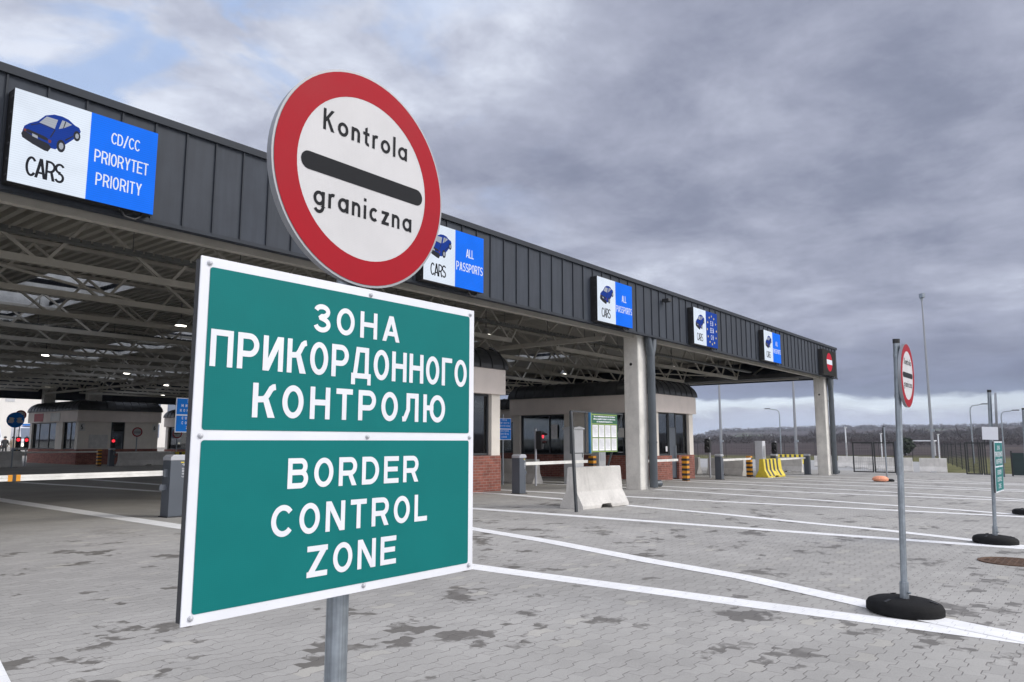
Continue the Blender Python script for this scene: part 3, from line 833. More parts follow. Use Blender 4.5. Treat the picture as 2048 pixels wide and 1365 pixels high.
# wind bracing, purlin ties, cable trays
mb = MB()
for (xa, xb) in bays[2:]:
    for i in range(0, len(TY) - 1, 3):
        for p_, q_ in (((xa + 1, TY[i], 4.84), (xa + 7.2, TY[i + 1], 4.84)), ((xb - 1, TY[i], 4.84), (xb - 7.2, TY[i + 1], 4.84)), ((xa + 7.4, TY[i], 4.84), (xa + 9.9, TY[i + 1], 5.6))):
            mb = MB(); mb.bar(p_, q_, .05, .05); mb.build("wind_brace", M_STEEL, canopy)
pass
M_TRAY = mat("dull tray steel", (.15, .155, .15), .5, .5)
for (ty, tz) in ((13.6, 5.05), (15.2, 5.0), (26.9, 4.95)):
    mb = MB(); mb.box(X0 + 1, X1 - 3, ty - .1, ty + .1, tz, tz + .012)
    for s_ in (-1, 1):
        x = X0 + 1
        while x < X1 - 3: mb.box(x, x + .16, ty + s_ * .1 - .004, ty + s_ * .1 + .004, tz + .014, tz + .085); x += .2
    x = X0 + 2
    while x < X1 - 3: mb.bar((x, ty, tz + .01), (x, ty, 5.86), .015, .015); x += 2.4
    mb.build("cable_tray", M_TRAY, canopy)
# columns with their downpipes
def column(x, y, w_, d_, pipe):
    mb = MB(); z0 = gz(x, y) - .05
    c = .025
    poly = [(x + c, y), (x + w_ - c, y), (x + w_, y + c), (x + w_, y + d_ - c), (x + w_ - c, y + d_), (x + c, y + d_), (x, y + d_ - c), (x, y + c)]
    mb.prism(poly, 'z', z0, 5.5)
    o = mb.build("column", M_CONC, canopy)
    h = MB(); h.tube([(x - .004, y + d_ * .5, 3.75), (x + .01, y + d_ * .5, 3.75)], .05, 14); h.build("socket_hole", M_BLKP, o)
    if pipe:
        px_ = x + w_ * .98; py_ = y - .16; r = .135
        p = MB()
        p.tube([(px_, py_, z0 + .1), (px_, py_, 1.5), (px_, py_, 3.9), (px_ + .02, py_, 4.1), (px_ + .14, py_, 4.35), (px_ + .2, py_ + .02, 4.7)], r, 20)
        p.tube([(px_ - .02, py_, 4.05), (px_ - .10, py_, 4.3), (px_ - .16, py_ + .02, 4.72)], r * .9, 20)
        p.tube([(px_, py_, z0 + .18), (px_ + .12, py_ - .03, z0 + .22), (px_ + .3, py_ - .08, z0 + .22)], r * .8, 16)
        for zc_ in (1.2, 3.4): p.tube([(px_, py_, zc_), (px_, py_, zc_ + .05)], r * 1.12, 20)
        p.build("downpipe", M_PIPE, o, smooth=True)
    return o
column(21.43, 11.76, .56, .55, True); column(41.8, 11.76, .62, .55, True); column(1.1, 11.76, .56, .55, True)
for (cx_, cy_) in ((21.4, 30.), (41.8, 30.), (1.1, 30.), (25.0, 61.72), (41.8, 48.), (1.1, 48.), (21.95, 61.72), (41.8, 60.5)):
    column(cx_, cy_, 1.05 if cx_ == 25. else .78, .5, False)

# pendant lamps
M_TRAYG = mat("pale lamp housing", (.40, .40, .39), .5, .1)
def lamp():
    t = thing("pendant_lamp", "x", "lamp", (0, 0, 0), group="round pendant lamps under the canopy roof")
    mb = MB(); mb.lathe([(.05, .20), (.08, .19), (.09, .12), (.17, .04), (.185, .0), (.175, -.012)], 20); mb.build("housing", M_TRAYG, t, smooth=True)
    mb = MB(); mb.lathe([(.168, -.014), (.168, -.022), (.12, -.05), (.001, -.06)], 20); mb.build("lens", M_LAMP, t, smooth=True)
    mb = MB(); mb.bar((0, 0, .25), (0, 0, .86), .02, .02); mb.build("stem", M_FTRIM, t)
    return t
l0 = lamp(); used = False
lamp_pos = [(x, y) for y in (17.03, 23.7, 36.3, 42.6, 49.2, 55.4) for x in (5.6, 12.7, 20.0, 27.2, 34.45, 40.6)]
lamp_keep = [(20., 17.03), (27.2, 17.03), (34.45, 17.03), (40.5, 17.1), (34.55, 23.7), (12.2, 23.5), (12.8, 36.2), (19.1, 42.4), (19.7, 55.3), (24.9, 49.4), (27., 36.2), (27.2, 55.3), (30., 60.), (34.5, 42.4)]
lamp_txt = ["lit pendant lamp under the canopy between the third display and the near column", "lit pendant lamp hanging just right of the near concrete column", "lit pendant lamp below the starred display",
    "lit pendant lamp nearest the far right end of the canopy", "lit pendant lamp above the dark roof of the right booth", "largest lit lamp beside the top left edge of the green sign",
    "lit lamp low under the canopy roof near the left picture edge", "lit lamp under the canopy below the bright skylight row", "leftmost low lit lamp over the far booth roofs",
    "lit lamp close to the green sign's left edge above the far booths", "lit lamp behind the middle of the canopy hidden by the green sign", "lit lamp over the far end of the canopy seen above the red brick building",
    "small far lit lamp near the back edge of the canopy", "lit lamp deep under the canopy behind the booth's roof"]
for (x, y), tx in zip(lamp_keep, lamp_txt):
    if not used: o = l0; used = True
    else: o = copy_tree(l0)
    o.location = (x, y, 5.02); o['label'] = tx

# ================================================================== LED DISPLAYS
def car_picture(parent, hw, Hh, y):
    """blue saloon drawn three-quarter from the front, in panel fractions"""
    def P(mb, pts, dy): mb.face([(-hw + a * 2 * hw, y - dy, b * Hh) for a, b in pts])
    def E(mb, c, a, b, dy): P(mb, [(c[0] + a * math.cos(2 * math.pi * k / 18), c[1] + b * math.sin(2 * math.pi * k / 18)) for k in range(18)], dy)
    mb = MB()
    P(mb, [(.062, .552), (.072, .62), (.102, .664), (.152, .713), (.197, .798), (.252, .836), (.305, .842), (.348, .828), (.393, .785), (.422, .773), (.434, .735), (.424, .683), (.389, .624), (.339, .542), (.276, .459), (.233, .458), (.148, .482), (.072, .525)], .004)
    b = mb.build("car_picture", M_LEDCAR, parent, recalc=False)
    mb = MB()
    P(mb, [(.057, .533), (.07, .575), (.093, .559), (.16, .52), (.202, .509), (.231, .498), (.249, .466), (.23, .412), (.207, .414), (.131, .45), (.065, .493)], .006)
    P(mb, [(.077, .578), (.091, .597), (.199, .568), (.223, .555), (.225, .53), (.201, .528), (.094, .560)], .007)
    E(mb, (.311, .512), .029, .070, .006); E(mb, (.410, .672), .024, .058, .006)
    mb.build("bumper_and_tyres", M_LEDCARD, b, recalc=False)
    mb = MB()
    P(mb, [(.162, .702), (.205, .79), (.278, .789), (.262, .681)], .006); P(mb, [(.288, .692), (.306, .80), (.336, .798), (.372, .781), (.325, .724)], .006)
    E(mb, (.312, .512), .015, .038, .008); E(mb, (.411, .672), .012, .030, .008); P(mb, [(.123, .562), (.158, .551), (.16, .52), (.125, .532)], .009)
    mb.build("windows_and_hubs", M_LEDGRY, b, recalc=False)
    mb = MB()
    P(mb, [(.335, .60), (.385, .665), (.385, .652), (.337, .58)], .0055); P(mb, [(.262, .675), (.270, .675), (.243, .575), (.235, .575)], .0055); P(mb, [(.110, .652), (.165, .694), (.165, .686), (.114, .644)], .0055); P(mb, [(.314, .71), (.320, .715), (.333, .796), (.326, .797)], .0065); P(mb, [(.165, .69), (.262, .670), (.262, .676), (.165, .697)], .0055)
    mb.build("body_lines", M_LEDCARD, b, recalc=False)
    mb = MB(); P(mb, [(.069, .59), (.085, .592), (.085, .563), (.07, .565)], .0085); P(mb, [(.227, .545), (.246, .543), (.245, .513), (.228, .512)], .0085); mb.build("lamps", M_LEDLAMP, b, recalc=False)
    return b
def display(x0, x1, label, kind):
    t = thing("led_display", label, "display", ((x0 + x1) / 2, 11.2, 4.69), group="lit displays along the fascia")
    hw = (x1 - x0) / 2; Hh = 1.31
    mb = MB(); mb.box(-hw, hw, .012, .235, 0, Hh)
    c = mb.build("cabinet", M_BLKP, t)
    mb = MB()
    for k in range(6): mb.tube([(-hw - .012, .08, .1 + k * .22), (-hw + .01, .08, .1 + k * .22)], .02, 10)
    mb.build("side_screws", M_DKP, c)
    mb = MB(); mb.tube([(.55 * hw, .1, .02), (.6 * hw, .06, -.10), (.75 * hw, .05, -.12), (.86 * hw, .09, -.04), (.88 * hw, .12, .03)], .014, 8); mb.tube([(.5 * hw, .1, .02), (.62 * hw, .12, -.07), (.8 * hw, .12, .02)], .012, 8)
    mb.build("cable", M_BLKP, t)
    if kind == 'stop':
        mb = MB(); mb.box(-hw, hw, .0, .011, 0, Hh); mb.build("screen", M_LEDOFF, t)
        mb = MB(); mb.disc((0, Hh * .53), .49, -.003, -.001, 48); d_ = mb.build("no_entry_disc", M_LEDRED, t)
        mb = MB(); mb.box(-.49, .49, -.008, -.005, Hh * .53 - .15, Hh * .53 + .15)
        mb2 = MB(); mb2.box(-.475, .475, -.008, -.005, Hh * .53 - .125, Hh * .53 + .125); mb2.build("white_bar", M_LEDTXT, d_)
        return t
    mb = MB(); mb.box(-hw, 0.0, .0, .011, 0.005, Hh - .005); wf = mb.build("white_screen", M_SCREEN_W, t)
    mb = MB(); mb.box(0.001, hw, .0, .011, 0.005, Hh - .005); bf = mb.build("blue_screen", M_SCREEN_D if kind == 'eu' else M_SCREEN_B, t)
    car_picture(t, hw, Hh, -.001)
    mb = MB(); letters(mb, "CARS", -hw + .20 * hw, -hw + .70 * hw, .135, .415, -.004, .115, .66, dy=.001); mb.build("lettering", M_LEDDK, wf, recalc=False)
    mb = MB()
    if kind == 'pri':
        letters(mb, "CD/CC", .30 * hw, .73 * hw, .925, 1.10, -.004, .105, .66, dy=.001)
        letters(mb, "PRIORYTET", .08 * hw, .88 * hw, .585, .775, -.004, .105, .66, dy=.001)
        letters(mb, "PRIORITY", .12 * hw, .80 * hw, .245, .435, -.004, .105, .66, dy=.001)
    elif kind == 'all':
        letters(mb, "ALL", .37 * hw, .64 * hw, .74, .94, -.004, .11, .66, dy=.001)
        letters(mb, "PASSPORTS", .04 * hw, .97 * hw, .40, .60, -.004, .11, .66, dy=.001)
    else:
        letters(mb, "EU", .40 * hw, .62 * hw, .80, .98, -.004, .12, .62, dy=.001)
        letters(mb, "EEA", .36 * hw, .66 * hw, .54, .72, -.004, .12, .62, dy=.001)
        letters(mb, "CH", .40 * hw, .62 * hw, .28, .46, -.004, .12, .62, dy=.001)
        st = MB()
        for k in range(12):
            a = R(30 * k); cx_, cz_ = .5 * hw + .40 * hw * math.sin(a), .64 + .52 * math.cos(a)
            pts = []
            for q in range(10):
                rr = .055 if q % 2 == 0 else .022
                pts.append((cx_ + rr * math.sin(R(36 * q)), -.004, cz_ + rr * math.cos(R(36 * q))))
            for q in range(10): st.face([(cx_, -.004, cz_), pts[q], pts[(q + 1) % 10]])
        st.build("star_ring", M_LEDYEL, bf, recalc=False)
    mb.build("lettering", M_LEDTXT, bf, recalc=False)
    return t
display(3.32, 5.27, "largest lit display at left reading CARS CD/CC PRIORYTET PRIORITY", 'pri')
display(11.09, 13.05, "lit CARS ALL PASSPORTS display partly behind the round border sign", 'all')
display(18.1, 20.1, "lit CARS ALL PASSPORTS display beside the near concrete column", 'all')
display(24.53, 26.55, "lit display with a ring of yellow stars and EU EEA CH", 'eu')
display(31.48, 33.5, "small lit CARS ALL PASSPORTS display farthest along the fascia", 'all')
display(39.9, 42.15, "dark display with a red no entry disc at the end of the fascia", 'stop')
t_ = thing("camera_housing", "small black camera housing fixed on the fascia right of the third display", "camera", (22.6, 11.45, 5.95))
mb = MB(); mb.box(-.12, .12, -.30, -.06, -.05, .05); mb.build("body", M_BLKP, t_, bevel=.01)
mb = MB(); mb.box(-.03, .03, -.06, -.031, -.03, .03); mb.build("bracket", M_BLKP, t_)

# ================================================================== BOOTHS
def booth(x0, x1, y0, y1, label, front='door', side=True, dark=False):
    z0 = gz((x0 + x1) / 2, y0)
    t = thing("control_booth", label, "booth", ((x0 + x1) / 2, y0, z0), group="inspection booths on brick bases under the canopy")
    W = (x1 - x0) / 2; D = y1 - y0
    zb, zs, zt = 1.03, 2.86, 3.62       # brick top, beige band bottom, band top
    door = (-.72, .62) if front == 'door' else None
    mb = MB()
    # brick base, with the door gap left open
    segs = [(-W, W)] if not door else [(-W, -.34), (.32, W)]
    for a, b in segs: mb.box(a, b, .0, .3, -.2, zb)
    mb.box(-W, -W + .3, .3, D, -.2, zb); mb.box(W - .3, W, .3, D, -.2, zb); mb.box(-W + .3, W - .3, D - .3, D, -.2, zb)
    mb.build("brick_base", M_BRICK, t)
    mb = MB(); mb.box(-W + .3, W - .3, .3, D - .3, -.02, .1); mb.build("floor", M_CONC, t)
    # corner and intermediate piers in render
    pw = .42
    def pier(*b):
        mb = MB(); mb.box(*b); mb.build("wall_pier", M_STUCCO2, t)
    for (a, b) in ((-W + .02, -W + pw), (W - pw, W - .02)): pier(a, b, .02, pw, zb + .002, zs); pier(a, b, D - pw, D - .02, zb + .002, zs)
    for xx in (-W, W):
        s0, s1 = (xx + .02, xx + .3) if xx < 0 else (xx - .3, xx - .02)
        if front != 'wall': pier(s0, s1, D * .36, D * .36 + 1.85, zb + .002, zs)
        else: pier(s0, s1, D * .3, D * .3 + 1.1, zb + .002, zs)
    if front == 'wall':
        pier(-W + pw + .001, -.56, .03, .3, zb + .002, zs); pier(.36, W - pw - .001, .03, .3, zb + .002, zs)
    mb = MB(); mb.box(-W - .1, W + .1, -.1, D + .1, zs + .002, zt); mb.build("header_band", M_STUCCO, t)
    # rounded seam-metal roof edge: quarter barrel
    prof = []
    n = 8; rr = .62
    rings = []
    for k in range(n + 1):
        a = R(90 * k / n); ins = rr * (1 - math.cos(a)); zz_ = zt + .002 + .66 * math.sin(a)
        rings.append([(-W - .17 + ins, -.17 + ins, zz_), (W + .17 - ins, -.17 + ins, zz_), (W + .17 - ins, D + .17 - ins, zz_), (-W - .17 + ins, D + .17 - ins, zz_)])
    mb = MB()
    for k in range(n):
        for q in range(4): mb.face([rings[k][q], rings[k][(q + 1) % 4], rings[k + 1][(q + 1) % 4], rings[k + 1][q]])
    mb.face(rings[n]); mb.face(rings[0][::-1])
    rf = mb.build("roof", M_ROOFM, t, smooth=True)
    mb = MB()
    def seam(p):
        for a, b in zip(p[:-1], p[1:]): mb.bar(a, b, .03, .05)
    x = -W + .1
    while x < W: seam([(max(-W - .17 + rr * (1 - math.cos(R(90 * k / n))), min(W + .17, x)), rings[k][0][1] - .004, rings[k][0][2] + .004) for k in range(n + 1)]); x += .55
    y = .1
    while y < D:
        for sgn in (-1, 1): seam([(sgn * (W + .174 - rr * (1 - math.cos(R(90 * k / n)))), y, rings[k][0][2] + .004) for k in range(n + 1)])
        y += .55
    mb.build("roof_seams", M_ROOFM, rf)
    # glazing
    def window(a, b, z0_, z1_, y=None, xf=None, mull=()):
        f = MB(); fr = .06
        if y is not None:
            bx = lambda u0, u1, q0, q1, dd: f.box(u0, u1, y, y + dd, q0, q1)
        else:
            sx = 1 if xf < 0 else -1
            bx = lambda u0, u1, q0, q1, dd: f.box(min(xf, xf + sx * dd), max(xf, xf + sx * dd), u0, u1, q0, q1)
        bx(a, b, z0_, z0_ + fr, .08); bx(a, b, z1_ - fr, z1_, .08); bx(a, a + fr, z0_ + fr, z1_ - fr, .08); bx(b - fr, b, z0_ + fr, z1_ - fr, .08)
        for q in mull: bx(q - fr / 2, q + fr / 2, z0_ + fr, z1_ - fr, .08)
        o = f.build("window", M_FRAME, t)
        f = MB()
        if y is not None: f.box(a + fr, b - fr, y + .035, y + .045, z0_ + fr, z1_ - fr)
        else:
            sx = 1 if xf < 0 else -1
            f.box(xf + sx * .035 if sx > 0 else xf - .045, xf + .045 if sx > 0 else xf - .035, a + fr, b - fr, z0_ + fr, z1_ - fr)
        f.build("pane", M_GLASS, o)
    for xx in (-W, W):
        xf = xx + (.14 if xx < 0 else -.14)
        dp = (D * .36, D * .36 + 1.85) if front != 'wall' else (D * .3, D * .3 + 1.1)
        window(pw + .002, dp[0] - .002, zb + .012, zs - .002, xf=xf, mull=((pw + dp[0]) / 2,))
        window(dp[1] + .002, D - pw - .002, zb + .012, zs - .002, xf=xf, mull=(dp[1] + (D - pw - dp[1]) * .35,))
    window(-W + pw + .002, W - pw - .002, zb + .012, zs - .002, y=D - .22)
    def door_leaf(a, b, yy):
        dm = MB(); dm.box(a, b, yy, yy + .06, .06, 2.22); dd = dm.build("door", M_CAB, t)
        pn = MB(); pn.box(a + .14, b - .14, yy - .012, yy - .002, 1.25, 2.08) if front == 'wall' else pn.box(a + .1, b - .1, yy - .012, yy - .002, 2.12, 2.2)
        if front == 'wall': pn.build("door_window", M_SKYL, dd)
        hm = MB(); hm.tube([(b - .1, yy - .06, .85), (b - .1, yy - .06, 1.45)], .018, 8); hm.bar((b - .1, yy, .9), (b - .1, yy - .06, .9), .02, .02); hm.bar((b - .1, yy, 1.4), (b - .1, yy - .06, 1.4), .02, .02)
        hm.build("handle", M_GALV, dd)
        if front == 'door':
            nm = MB(); nm.box(a + .1, b - .1, yy - .008, yy - .002, .9, .92); 
        tm = MB(); tm.box(a, b, yy + .012, yy + .05, 2.24, zs - .002); tm.build("transom", M_GLASS, dd)
        fm = MB(); fm.box(a - .05, a - .002, yy - .01, yy + .08, .05, zs - .002); fm.box(b + .002, b + .05, yy - .01, yy + .08, .05, zs - .002); fm.box(a, b, yy - .01, yy + .08, 2.222, 2.238)
        fm.build("door_frame", M_FRAME, dd)
    if front == 'door':
        door_leaf(-.28, .27, .10) if W < 1 else door_leaf(-.30, .28, .12)
        window(-W + pw + .002, -.352, zb + .012, zs - .002, y=.14); window(.334, W - pw - .002, zb + .012, zs - .002, y=.14)
    elif front == 'wall':
        door_leaf(-.50, .30, .10)
    else:
        window(-W + pw + .002, W - pw - .002, zb + .012, zs - .002, y=.14, mull=(.4,))
    # desk and screens dimly seen through the glass
    im = MB(); im.box(-W + .45, W - .45, D * .25, D * .25 + .6, .75, .80); im.box(-W + .6, -W + 1.1, D * .25 + .2, D * .25 + .25, 1.0, 1.4); im.box(-W + .45, W - .45, D * .6, D * .6 + .6, .75, .80); im.box(.3, .9, D * .6 + .2, D * .6 + .26, 1., 1.45); im.box(-.6, -.1, D * .45, D * .45 + .5, .45, 1.35)
    im.build("counter", M_DKP, t)
    return t
bA = booth(13.75, 17.75, 14.5, 22.3, "beige booth on red bricks half hidden behind the right edge of the green sign", 'window')
bB = booth(28.3, 32.1, 14.85, 22.4, "beige booth with dark grey door and wide windows right of the near column", 'door')
bC = booth(21.1, 26.5, 53.3, 61.6, "dark shaded far booth with number plates 5 and 6 by its door", 'wall')
bD = booth(31.2, 36.2, 53.3, 61.6, "farthest shaded booth glimpsed behind the grey barrier cabinet at left", 'wall')
bE = booth(35.2, 39.0, 26.5, 34.0, "shaded booth glimpsed in the gap between the two nearer booths", 'door')
# number plates and wall notices on the far booth
M_PLATE = mat("pale number plate", (.62, .61, .58), .6)
for (x, n_) in ((-2.42, '5'), (2.42, '6')):
    mb = MB(); mb.box(x - .17, x + .17, .012, .019, 2.25, 2.75); o = mb.build("number_plate", M_PLATE, bC)
    mb = MB(); letters(mb, n_, x - .09, x + .1, 2.34, 2.66, .009, .16, .9, dy=.001); mb.build("numeral", M_INK, o, recalc=False)
M_NOTE = mat("faded red notice", (.35, .05, .06), .6)
for (yy, m_) in ((5.6, M_NOTE), (2.7, M_PLATE)):
    mb = MB(); mb.box(-2.83, -2.805, yy, yy + 1.6, 2.95, 3.5); mb.build("wall_notice", m_, bC)
mb = MB(); mb.box(-1.95, -.75, .008, .025, 1.1, 2.0); mb.build("wall_notice", M_PLATE, bC)
mb = MB(); mb.box(-2.63, -2.605, 3.2, 4.9, 2.95, 3.5); mb.build("wall_notice", M_NOTE, bD)
# bits on the near booth: posters in the window, wall lamp
mb = MB(); mb.box(-1.80, -1.795, 5.0, 5.35, 1.75, 2.4); mb.build("poster", M_PAPER, bB)
mb = MB(); mb.box(-1.80, -1.795, 4.3, 4.6, 1.8, 2.2); mb.build("poster", M_PAPER, bB)
mb = MB(); mb.box(-1.80, -1.795, 1.5, 1.8, 1.8, 2.2); mb.build("poster", M_PLATE, bB)
mb = MB(); mb.box(-.66, -.5, .126, .130, 1.2, 1.42); mb.build("door_notice", M_PAPER, bB)

# ================================================================== SIGNS
def round_plate(parent, cx, cz, y, r, detail=True):
    """prohibition-style border control plate facing -Y"""
    mb = MB(); mb.disc((cx, cz), r, y, y + .022, 72, r * .985)
    pl = mb.build("round_plate", M_ALU, parent, smooth=True)
    mb = MB(); n = 72; ro, ri = r * .978, r * .755
    for k in range(n):
        a, b = 2 * math.pi * k / n, 2 * math.pi * (k + 1) / n
        mb.face([(cx + q * math.cos(c), y - .0012, cz + q * math.sin(c)) for q, c in ((ri, a), (ro, a), (ro, b), (ri, b))])
    mb.build("red_ring", M_RED, pl, recalc=False)
    mb = MB(); mb.face([(cx + r * .757 * math.cos(2 * math.pi * k / n), y - .0008, cz + r * .757 * math.sin(2 * math.pi * k / n)) for k in range(n)])
    mb.build("white_field", M_WHITE, pl, recalc=False)
    mb = MB(); hw, hh = r * .715, r * .080
    pts = [(cx + hw - hh + hh * math.cos(R(a)), cz + hh * math.sin(R(a))) for a in range(-90, 91, 12)] + [(cx - hw + hh + hh * math.cos(R(a)), cz + hh * math.sin(R(a))) for a in range(90, 271, 12)]
    mb.face([(a, y - .0016, b) for a, b in pts]); mb.build("black_bar", M_INK, pl, recalc=False)
    mb = MB(); letters(mb, "Kontrola", cx - .50 * r, cx + .50 * r, cz + .325 * r, cz + .52 * r, y - .0014, .15, 1.0, dy=.0002)
    letters(mb, "graniczna", cx - .575 * r, cx + .575 * r, cz - .37 * r, cz - .175 * r, y - .0014, .15, 1.0, dy=.0002)
    mb.build("lettering", M_INK, pl, recalc=False)
    return pl
def zone_panel(parent, cx, z0, z1, w_, y):
    h = z1 - z0
    mb = MB(); mb.box(cx - w_ / 2, cx + w_ / 2, y, y + .003, z0, z1); pn = mb.build("zone_panel", M_WHITEV, parent)
    mb = MB(); mb.box(cx - w_ / 2 + .003, cx + w_ / 2 - .003, y + .0035, y + .024, z0 + .004, z1 - .004); mb.build("backing_frame", M_DKP, pn)
    X = lambda u: cx - w_ / 2 + u * w_
    Z = lambda v: z0 + v * h
    def rr(a, b, c, d_, r):
        pts = []
        for (px_, pz_, a0) in ((b - r, d_ - r, 0), (a + r, d_ - r, 90), (a + r, c + r, 180), (b - r, c + r, 270)):
            pts += [(px_ + r * math.cos(R(a0 + q)), pz_ + r * math.sin(R(a0 + q))) for q in range(0, 91, 15)]
        return pts
    mb = MB()
    for (c, d_) in ((.515, .972), (.027, .487)):
        mb.face([(a, y - .001, b) for a, b in rr(X(.024), X(.976), Z(c), Z(d_), .006)])
    mb.build("green_field", M_TEAL, pn, recalc=False)
    mb = MB(); yy = y - .0016
    A = dict(t=.178, dy=.00012)
    letters(mb, "ЗОНА", X(.332), X(.652), Z(.830), Z(.920), yy, cond=1.18, **A)
    letters(mb, "ПРИКОРДОННОГО", X(.034), X(.962), Z(.692), Z(.797), yy, t=.164, cond=.95, dy=.00012)
    letters(mb, "КОНТРОЛЮ", X(.155), X(.858), Z(.553), Z(.654), yy, cond=1.08, **A)
    letters(mb, "BORDER", X(.268), X(.742), Z(.342), Z(.433), yy, cond=1.16, **A)
    letters(mb, "CONTROL", X(.224), X(.782), Z(.203), Z(.296), yy, cond=1.16, **A)
    letters(mb, "ZONE", X(.338), X(.655), Z(.072), Z(.165), yy, cond=1.18, **A)
    mb.build("lettering", M_WHITEV, pn, recalc=False)
    for u in (.022, .535, .980):
        for v in (.982, .499, .018):
            b_ = MB(); b_.lathe([(.0065, 0), (.0065, .0012), (.0045, .0018), (.0042, .004), (.0025, .0052), (.0001, .0055)], 14)
            o = b_.build("bolt", M_CABTOP, pn, smooth=True); o.scale = (.85, .85, .85); o.location = (X(u), y - .0005, Z(v)); o.rotation_euler = (R(90), 0, 0)
    return pn
def rubber_base(t):
    mb = MB(); mb.lathe([(.262, 0.), (.278, .012), (.278, .055), (.262, .082), (.22, .100), (.14, .110), (.06, .112), (.0001, .112)], 40, 1.0, 1.0)
    b = mb.build("rubber_base", M_BLACK, t, smooth=True)
    for a in (35, 155, 275):
        h = MB(); h.box(-.03, .03, -.012, .012, .0, .006); o = h.build("hand_slot", M_BLKP, b); o.location = (.20 * math.cos(R(a)), .20 * math.sin(R(a)), .1035); o.rotation_euler = (0, R(14), R(a))
    mb = MB(); mb.tube([(0, 0, .1), (0, 0, .235)], .0335, 18); mb.build("socket", M_GALV, t, smooth=True)
    h = MB(); h.tube([(-.02, -.03, .16), (-.03, -.05, .16)], .008, 8); h.build("set_screw", M_GALV, t)
def pole_mesh(t, z1, r=.0245, capped=True):
    mb = MB(); mb.tube([(0, 0, .1), (0, 0, 1.), (0, 0, z1)], r, 24); mb.build("pole", M_GALV, t, smooth=True)
    if capped:
        mb = MB(); mb.tube([(0, 0, z1), (0, 0, z1 + .035)], r * 1.12, 20); mb.build("cap", M_BLKP, t, smooth=True)
# the sign in the foreground
NX, NY = 1.108, 1.372
near = thing("border_sign_post", "large foreground sign post with round red ringed plate above a green panel", "sign", (NX, NY, gz(NX)))
rubber_base(near); pole_mesh(near, 1.98 - gz(NX), .0245)
zoff = -gz(NX)
round_plate(near, 1.106 - NX, 1.856 + zoff, 1.312 - NY, .2545)
zone_panel(near, 1.103 - NX, .924 + zoff, 1.5985 + zoff, .778, 1.313 - NY)
mb = MB()
for zc_ in (1.02, 1.42, 1.75, 1.92):
    mb.box(-.05, .05, 1.337 - NY, 1.345 - NY, zc_ + zoff - .012, zc_ + zoff + .012); mb.tube([(0, 0, zc_ + zoff - .012), (0, 0, zc_ + zoff + .012)], .028, 18)
mb.build("clamps", M_GALV, near)
# the row of signs on rubber feet
s2 = thing("border_sign_post", "round red ringed border sign on grey pole in black rubber foot", "sign", (6.70, 1.37, gz(6.7)), rx=R(1.9), group="portable sign posts on black rubber feet")
rubber_base(s2); pole_mesh(s2, 2.13); round_plate(s2, .07, 1.87, -.062, .262)
mb = MB()
for zc_ in (1.70, 2.03):
    mb.box(-.05, .05, -.037, -.026, zc_ - .012, zc_ + .012); mb.tube([(0, 0, zc_ - .012), (0, 0, zc_ + .012)], .028, 16)
mb.build("clamps", M_GALV, s2)
s3 = thing("border_sign_post", "grey pole with small white plate over narrow angled green panel", "sign", (12.56, 1.36, gz(12.5)), rx=R(2.1), group="portable sign posts on black rubber feet")
rubber_base(s3); pole_mesh(s3, 2.10)
pl = round_plate(s3, .07, 1.84, -.062, .262); pl.rotation_euler = (0, 0, R(6.6)); pl.location = (.02, -.02, 0)
zp = zone_panel(s3, .22, .70, 1.41, .80, -.055); zp.rotation_euler = (0, 0, R(-1.2))
mb = MB(); mb.box(-.01, .01, -.09, .10, 1.43, 1.61); o = mb.build("white_plate", M_WHITEV, s3); o.location = (-.06, 0, 0)
s4 = dup(s2, (18.75, 1.42, gz(18.3)), 0, "border sign on rubber foot cut off by the right picture edge", rx=R(2.))
# distant pole with sandbag
s5 = thing("sign_pole", "thin grey pole on black foot weighted by an orange sandbag", "pole", (35.25, 7.55, gz(35.2)))
rubber_base(s5); pole_mesh(s5, 2.3, .035)
mb = MB(); mb.box(-.10, .10, .04, .05, 1.62, 2.28); mb.build("turned_plate", M_DKP, s5)
M_ORG = mat("orange sack cloth", (.85, .36, .22), .9, 0, .15, 8., .4, 30.)
mb = MB(); mb.lathe([(.2, 0), (.30, .05), (.31, .13), (.24, .2), (.1, .235), (.0001, .24)], 20, 1.25, 1.)
o = mb.build("sandbag", M_ORG, smooth=True); o.location = (34.95, 7.75, gz(34.9)); o.rotation_euler = (0, 0, R(30))
tag(o, "orange sandbag lying on the foot of the thin grey pole", "sandbag")

# blue customs signs
def customs_sign(loc, label, rz=0.):
    t = thing("customs_sign", label, "sign", loc, rz, group="blue customs control signs")
    mb = MB(); mb.tube([(0, 0, 0), (0, 0, 2.45)], .03, 14); mb.build("pole", M_GALV, t, smooth=True)
    mb = MB(); mb.box(-.39, .39, -.06, -.035, 1.56, 2.32); p = mb.build("panel", M_WHITEV, t)
    mb = MB(); mb.box(-.375, .375, -.0635, -.061, 1.955, 2.305); mb.box(-.375, .375, -.0635, -.061, 1.575, 1.925); mb.build("blue_field", M_BLUE, p)
    mb = MB()
    A = dict(t=.17, dy=.0004)
    for i, (s_, hw) in enumerate((("ЗОНА", .14), ("МИТНОГО", .27), ("КОНТРОЛЮ", .30))): letters(mb, s_, -hw, hw, 2.225 - i * .105, 2.285 - i * .105, -.0645, cond=.9, **A)
    for i, (s_, hw) in enumerate((("CUSTOMS", .25), ("CONTROL", .25), ("ZONE", .14))): letters(mb, s_, -hw, hw, 1.845 - i * .105, 1.905 - i * .105, -.0645, cond=.9, **A)
    mb.build("lettering", M_WHITEV, p, recalc=False)
    return t
customs_sign((20.55, 16.7, gz(20.5)), "blue customs zone sign beside the right corner of the half hidden booth")
customs_sign((8.75, 16.15, gz(8.7)), "blue customs zone sign peeking out left of the green panel")

